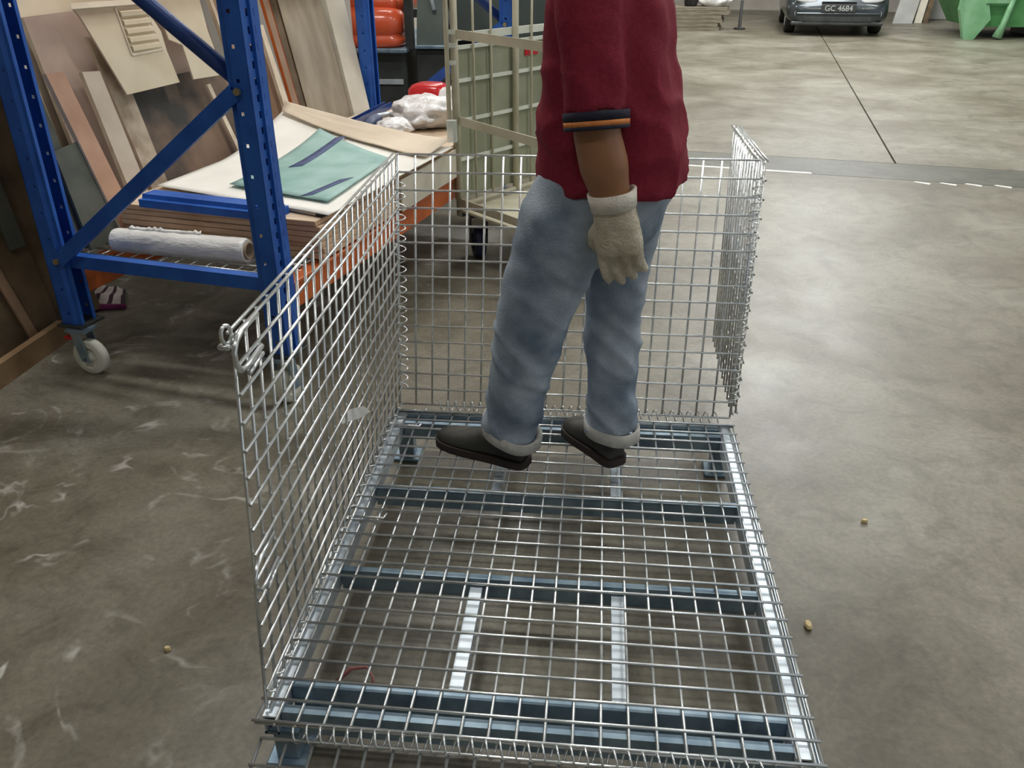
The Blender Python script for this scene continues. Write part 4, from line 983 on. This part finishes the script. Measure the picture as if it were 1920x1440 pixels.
bm = bmesh.new(); loft(bm, [ring((2.42, 16.8, z), (1, 0, 0), (0, 1, 0), r, r, 18) for z, r in ((.452, .11), (.47, .13), (.66, .15), (.68, .155), (.68, .14), (.50, .115))]); o = obj('bucket', bm, RUBBER, None, True, loc=(2.42, 16.8, .452)); tag(o, 'dark bucket on the timber stack left of the white sack', 'bucket')
bm = bmesh.new(); tube(bm, [(3.47, 16.9, 0), (3.47, 16.9, .03), (3.47, 16.9, .03), (3.47, 16.9, .55)], [.12, .12, .035, .03], 14); o = obj('bollard', bm, RUBBER, None, True, loc=(3.47, 16.9, 0)); tag(o, 'thin dark post on a round foot right of the timber stack', 'post')

# car
CX, CY = 5.03, 15.35
cf = V((-.14, -.99, 0)).normalized(); cs = V((-cf.y, cf.x, 0))     # forward (towards us), and sideways
car = thing('car', 'dark grey car parked facing us at the far end of the hall', 'car', (CX - cf.x * 2, CY - cf.y * 2, 0))
CM = frame(V((CX, CY, 0)), cs, -cf, UP)      # x across, y backwards from the bumper
def cp(x, y, z): return CM @ V((x, y, z))
bm = bmesh.new(); rows = []
for y, hw, z0, z1 in ((0.0, .70, .24, .52), (.04, .82, .21, .60), (.14, .90, .19, .70), (.45, .94, .18, .80), (1.0, .95, .18, .90), (1.6, .955, .18, .97), (3.2, .955, .18, .98), (3.9, .93, .20, .98), (4.25, .86, .24, .92), (4.32, .78, .30, .80)):
    rg = []
    for i in range(28):
        a = 2 * math.pi * i / 28; ca, sa = math.cos(a), math.sin(a); p_ = 4.0
        rg.append(cp(hw * math.copysign(abs(ca) ** (2 / p_), ca), y, (z0 + z1) / 2 + (z1 - z0) / 2 * math.copysign(abs(sa) ** (2 / p_), sa)))
    rows.append(rg)
loft(bm, rows); obj('body', bm, CARP, car, True)
bm = bmesh.new(); rows = []
for z, y0, y1, hw in ((.93, 1.15, 4.1, .84), (1.20, 1.75, 3.85, .74), (1.42, 2.2, 3.5, .64), (1.47, 2.5, 3.2, .56)):
    rows.append([cp(hw * x_, y0 + (y1 - y0) * y_, z) for x_, y_ in ((-1, .06), (-.8, 0), (.8, 0), (1, .06), (1, .94), (.8, 1), (-.8, 1), (-1, .94))])
loft(bm, rows); obj('greenhouse', bm, GLASSD, car)
bm = bmesh.new(); rows = [[cp(x_ * .58, 2.45 + y_ * .85, z) for x_, y_ in ((-1, 0), (1, 0), (1, 1), (-1, 1))] for z in (1.462, 1.49)]; loft(bm, rows); obj('roof', bm, CARP, car)
for sg in (-1, 1):
    bm = bmesh.new(); loft(bm, [ring(cp(sg * .60, y, .66), CM.to_3x3() @ V((1, 0, .12 * sg)), UP, a_, b_, 18, p=3) for y, a_, b_ in ((.035, .17, .055), (.06, .21, .08), (.25, .22, .085))]); obj('headlight', bm, LENS, car, True)
    bm = bmesh.new(); loft(bm, [ring(cp(sg * .72, y, .40), CM.to_3x3() @ V((1, 0, 0)), UP, a_, a_, 14) for y, a_ in ((.035, .045), (.02, .06), (.1, .06))]); obj('fog_lamp', bm, LENS, car, True)
    for y in (.85, 3.4):
        c = cp(sg * .80, y, .31); ax_ = cs
        bm = bmesh.new(); loft(bm, [ring(c + ax_ * x, cf, UP, r, r, 26) for x, r in ((-.10, .2), (-.10, .29), (-.07, .31), (.07, .31), (.10, .29), (.10, .2))]); w = obj('wheel', bm, RUBBER, car, True)
        bm = bmesh.new(); tube(bm, [c - ax_ * .103, c + ax_ * .103], .19, 20); obj('rim', bm, GALVF, w)
    bm = bmesh.new(); loft(bm, [ring(cp(sg * (1.0 + q), 1.55, 1.0), -cf, UP, .07 * k, .07 * k, 12) for q, k in ((-.09, .4), (-.04, 1), (.06, .9))]); obj('door_mirror', bm, CARP, car, True)
bm = bmesh.new(); 
for k in range(3): box(bm, (0, .03, .60 - k * .035), (.62, .05, .014), CM, .003)
obj('grille', bm, BLACK, car)
bm = bmesh.new(); box(bm, (0, .02, .30), (1.25, .06, .10), CM, .02); box(bm, (0, .045, .225), (1.66, .10, .07), CM, .02); obj('lower_intake', bm, BLACK, car)
bm = bmesh.new(); box(bm, (0, .00, .395), (1.5, .05, .04), CM, .012); obj('bumper_strip', bm, CARP, car)
bm = bmesh.new(); box(bm, (0, -.012, .49), (.62, .02, .13), CM, .006); pl = obj('number_plate', bm, PLATEB, car)
tcv = bpy.data.curves.new('plate_text', 'FONT'); tcv.body = 'GC 4684'; tcv.size = .135; tcv.align_x = 'CENTER'; tcv.align_y = 'CENTER'; tcv.extrude = .002
to = bpy.data.objects.new('plate_text', tcv); COL.objects.link(to); dg = bpy.context.evaluated_depsgraph_get(); tm = bpy.data.meshes.new_from_object(to.evaluated_get(dg)); bpy.data.objects.remove(to)
bm = bmesh.new(); bm.from_mesh(tm); bmesh.ops.transform(bm, matrix=frame(cp(0, -.0245, .49), cs, UP, cs.cross(UP)), verts=bm.verts); obj('plate_characters', bm, PLATET, pl, label='number plate reading GC 4684')

# boards leaning on a pillar between car and skip
bm = bmesh.new(); box(bm, (8.25, 20.0, ZC / 2), (1.0, .7, ZC), bevel=.02); o = obj('concrete_pillar', bm, PILLAR, None, loc=(8.25, 20, 0)); tag(o, 'square concrete pillar behind the leaning boards', 'pillar')
def lean(x, y, w, h, top, m, label, th=.03):
    bm = bmesh.new(); a = V((x, y, 0)); u = V((top[0] - x, top[1] - y, h)); prism(bm, [a, a + V((w, 0, 0)), a + V((w, 0, 0)) + u, a + u], V((0, th, 0))); o = obj('leaning_board', bm, m, None, loc=a); tag(o, label, 'board')
lean(7.05, 18.6, .42, 1.6, (7.62, 19.58), PILLAR, 'wide grey board leaning on the pillar right of the car')
lean(7.56, 18.75, .16, 1.7, (8.02, 19.58), TALLP, 'narrow pale brown board leaning between the grey board and dark board')
lean(7.74, 18.72, .10, 1.7, (8.22, 19.56), DBROWN, 'narrow dark board leaning nearest the green skip')
bm = bmesh.new(); rbox(bm, 8.75, 10.2, 19.0, 19.9, .0, 1.7, .03);  # black box added in place of the shade between boards and skip
cbn = obj('shade_box', bm, BLACK, None, loc=(9.4, 19.4, 0)); tag(cbn, 'black box standing in for the shade between the pillar and green skip', 'cabinet')
# green skip
skp = thing('skip', 'green steel waste skip standing on feet at the top right', 'skip', (8.8, 15.4, 0))
SX0, SX1, SY0, SY1 = 7.10, 10.6, 14.95, 16.7
bm = bmesh.new(); lo_ = [V((SX0 + .38, SY0 + .12, .20)), V((SX1 - .35, SY0 + .12, .20)), V((SX1 - .35, SY1 - .1, .20)), V((SX0 + .38, SY1 - .1, .20))]; hi_ = [V((SX0 - .35, SY0, 1.35)), V((SX1 + .2, SY0, 1.35)), V((SX1 + .2, SY1, 1.35)), V((SX0 - .35, SY1, 1.35))]
inn = [p + (V((8.8, 15.8, 1.35)) - p) * .04 for p in hi_]; inl = [p + (V((8.8, 15.8, .25)) - p) * .06 for p in lo_]
loft(bm, [lo_, hi_, inn, inl]); obj('hull', bm, GREEN, skp)
bm = bmesh.new(); 
for a, b in zip(hi_, hi_[1:] + hi_[:1]): tube(bm, [a, b], .045, 8)
obj('rim', bm, GREENL, skp)
bm = bmesh.new(); prism(bm, [V((7.22, SY0 - .06, 0)), V((7.40, SY0 - .06, 0)), V((7.62, SY0 - .06, .34)), V((7.45, SY0 - .02, .9)), V((7.08, SY0 - .02, .9)), V((7.05, SY0 - .06, .5))], (0, .12, 0)); obj('foot', bm, GREENL, skp)
bm = bmesh.new(); tube(bm, [V((7.80, SY0 - .05, .03)), V((7.86, SY0 - .05, .25)), V((7.98, SY0 - .05, .95))], [.09, .055, .05], 10); obj('foot', bm, GREENL, skp, True)
bm = bmesh.new(); rbox(bm, 7.48, 7.90, SY0 - .08, SY0 + .0, .60, .67, .008); obj('lifting_bar', bm, GREENL, skp)
for x in (8.6, 9.4):
    bm = bmesh.new(); prism(bm, [V((x, SY0 + .10, .2)), V((x + .08, SY0 + .10, .2)), V((x + .08, SY0 - .03, 1.3)), V((x, SY0 - .03, 1.3))], (0, -.05, 0)); obj('rib', bm, GREENL, skp)
for x in (8.7, 10.1):
    bm = bmesh.new(); rbox(bm, x, x + .2, SY0 + .15, SY1 - .15, 0, .21, .01); obj('skid', bm, BLACK, skp)

# crumbs on the floor
for (x, y, sx, sy, lab) in ((1.207, -.726, .020, .034, 'tan wood chip on the floor right of the wire cage'), (-.36, -.957, .018, .014, 'yellow crumb on the floor left of the wire cage'), (1.464, -.271, .022, .014, 'small pale crumb on the floor farther right of the cage')):
    bm = bmesh.new(); c = V((x, y, .006)); loft(bm, [ring(c + UP * z, (1, 0, 0), (0, 1, 0), sx * .5 * k, sy * .5 * k, 8, .3) for z, k in ((-.006, .8), (0, 1), (.006, .7))]); o = obj('wood_chip', bm, CHIPM, None, loc=(x, y, 0)); tag(o, lab, 'debris')
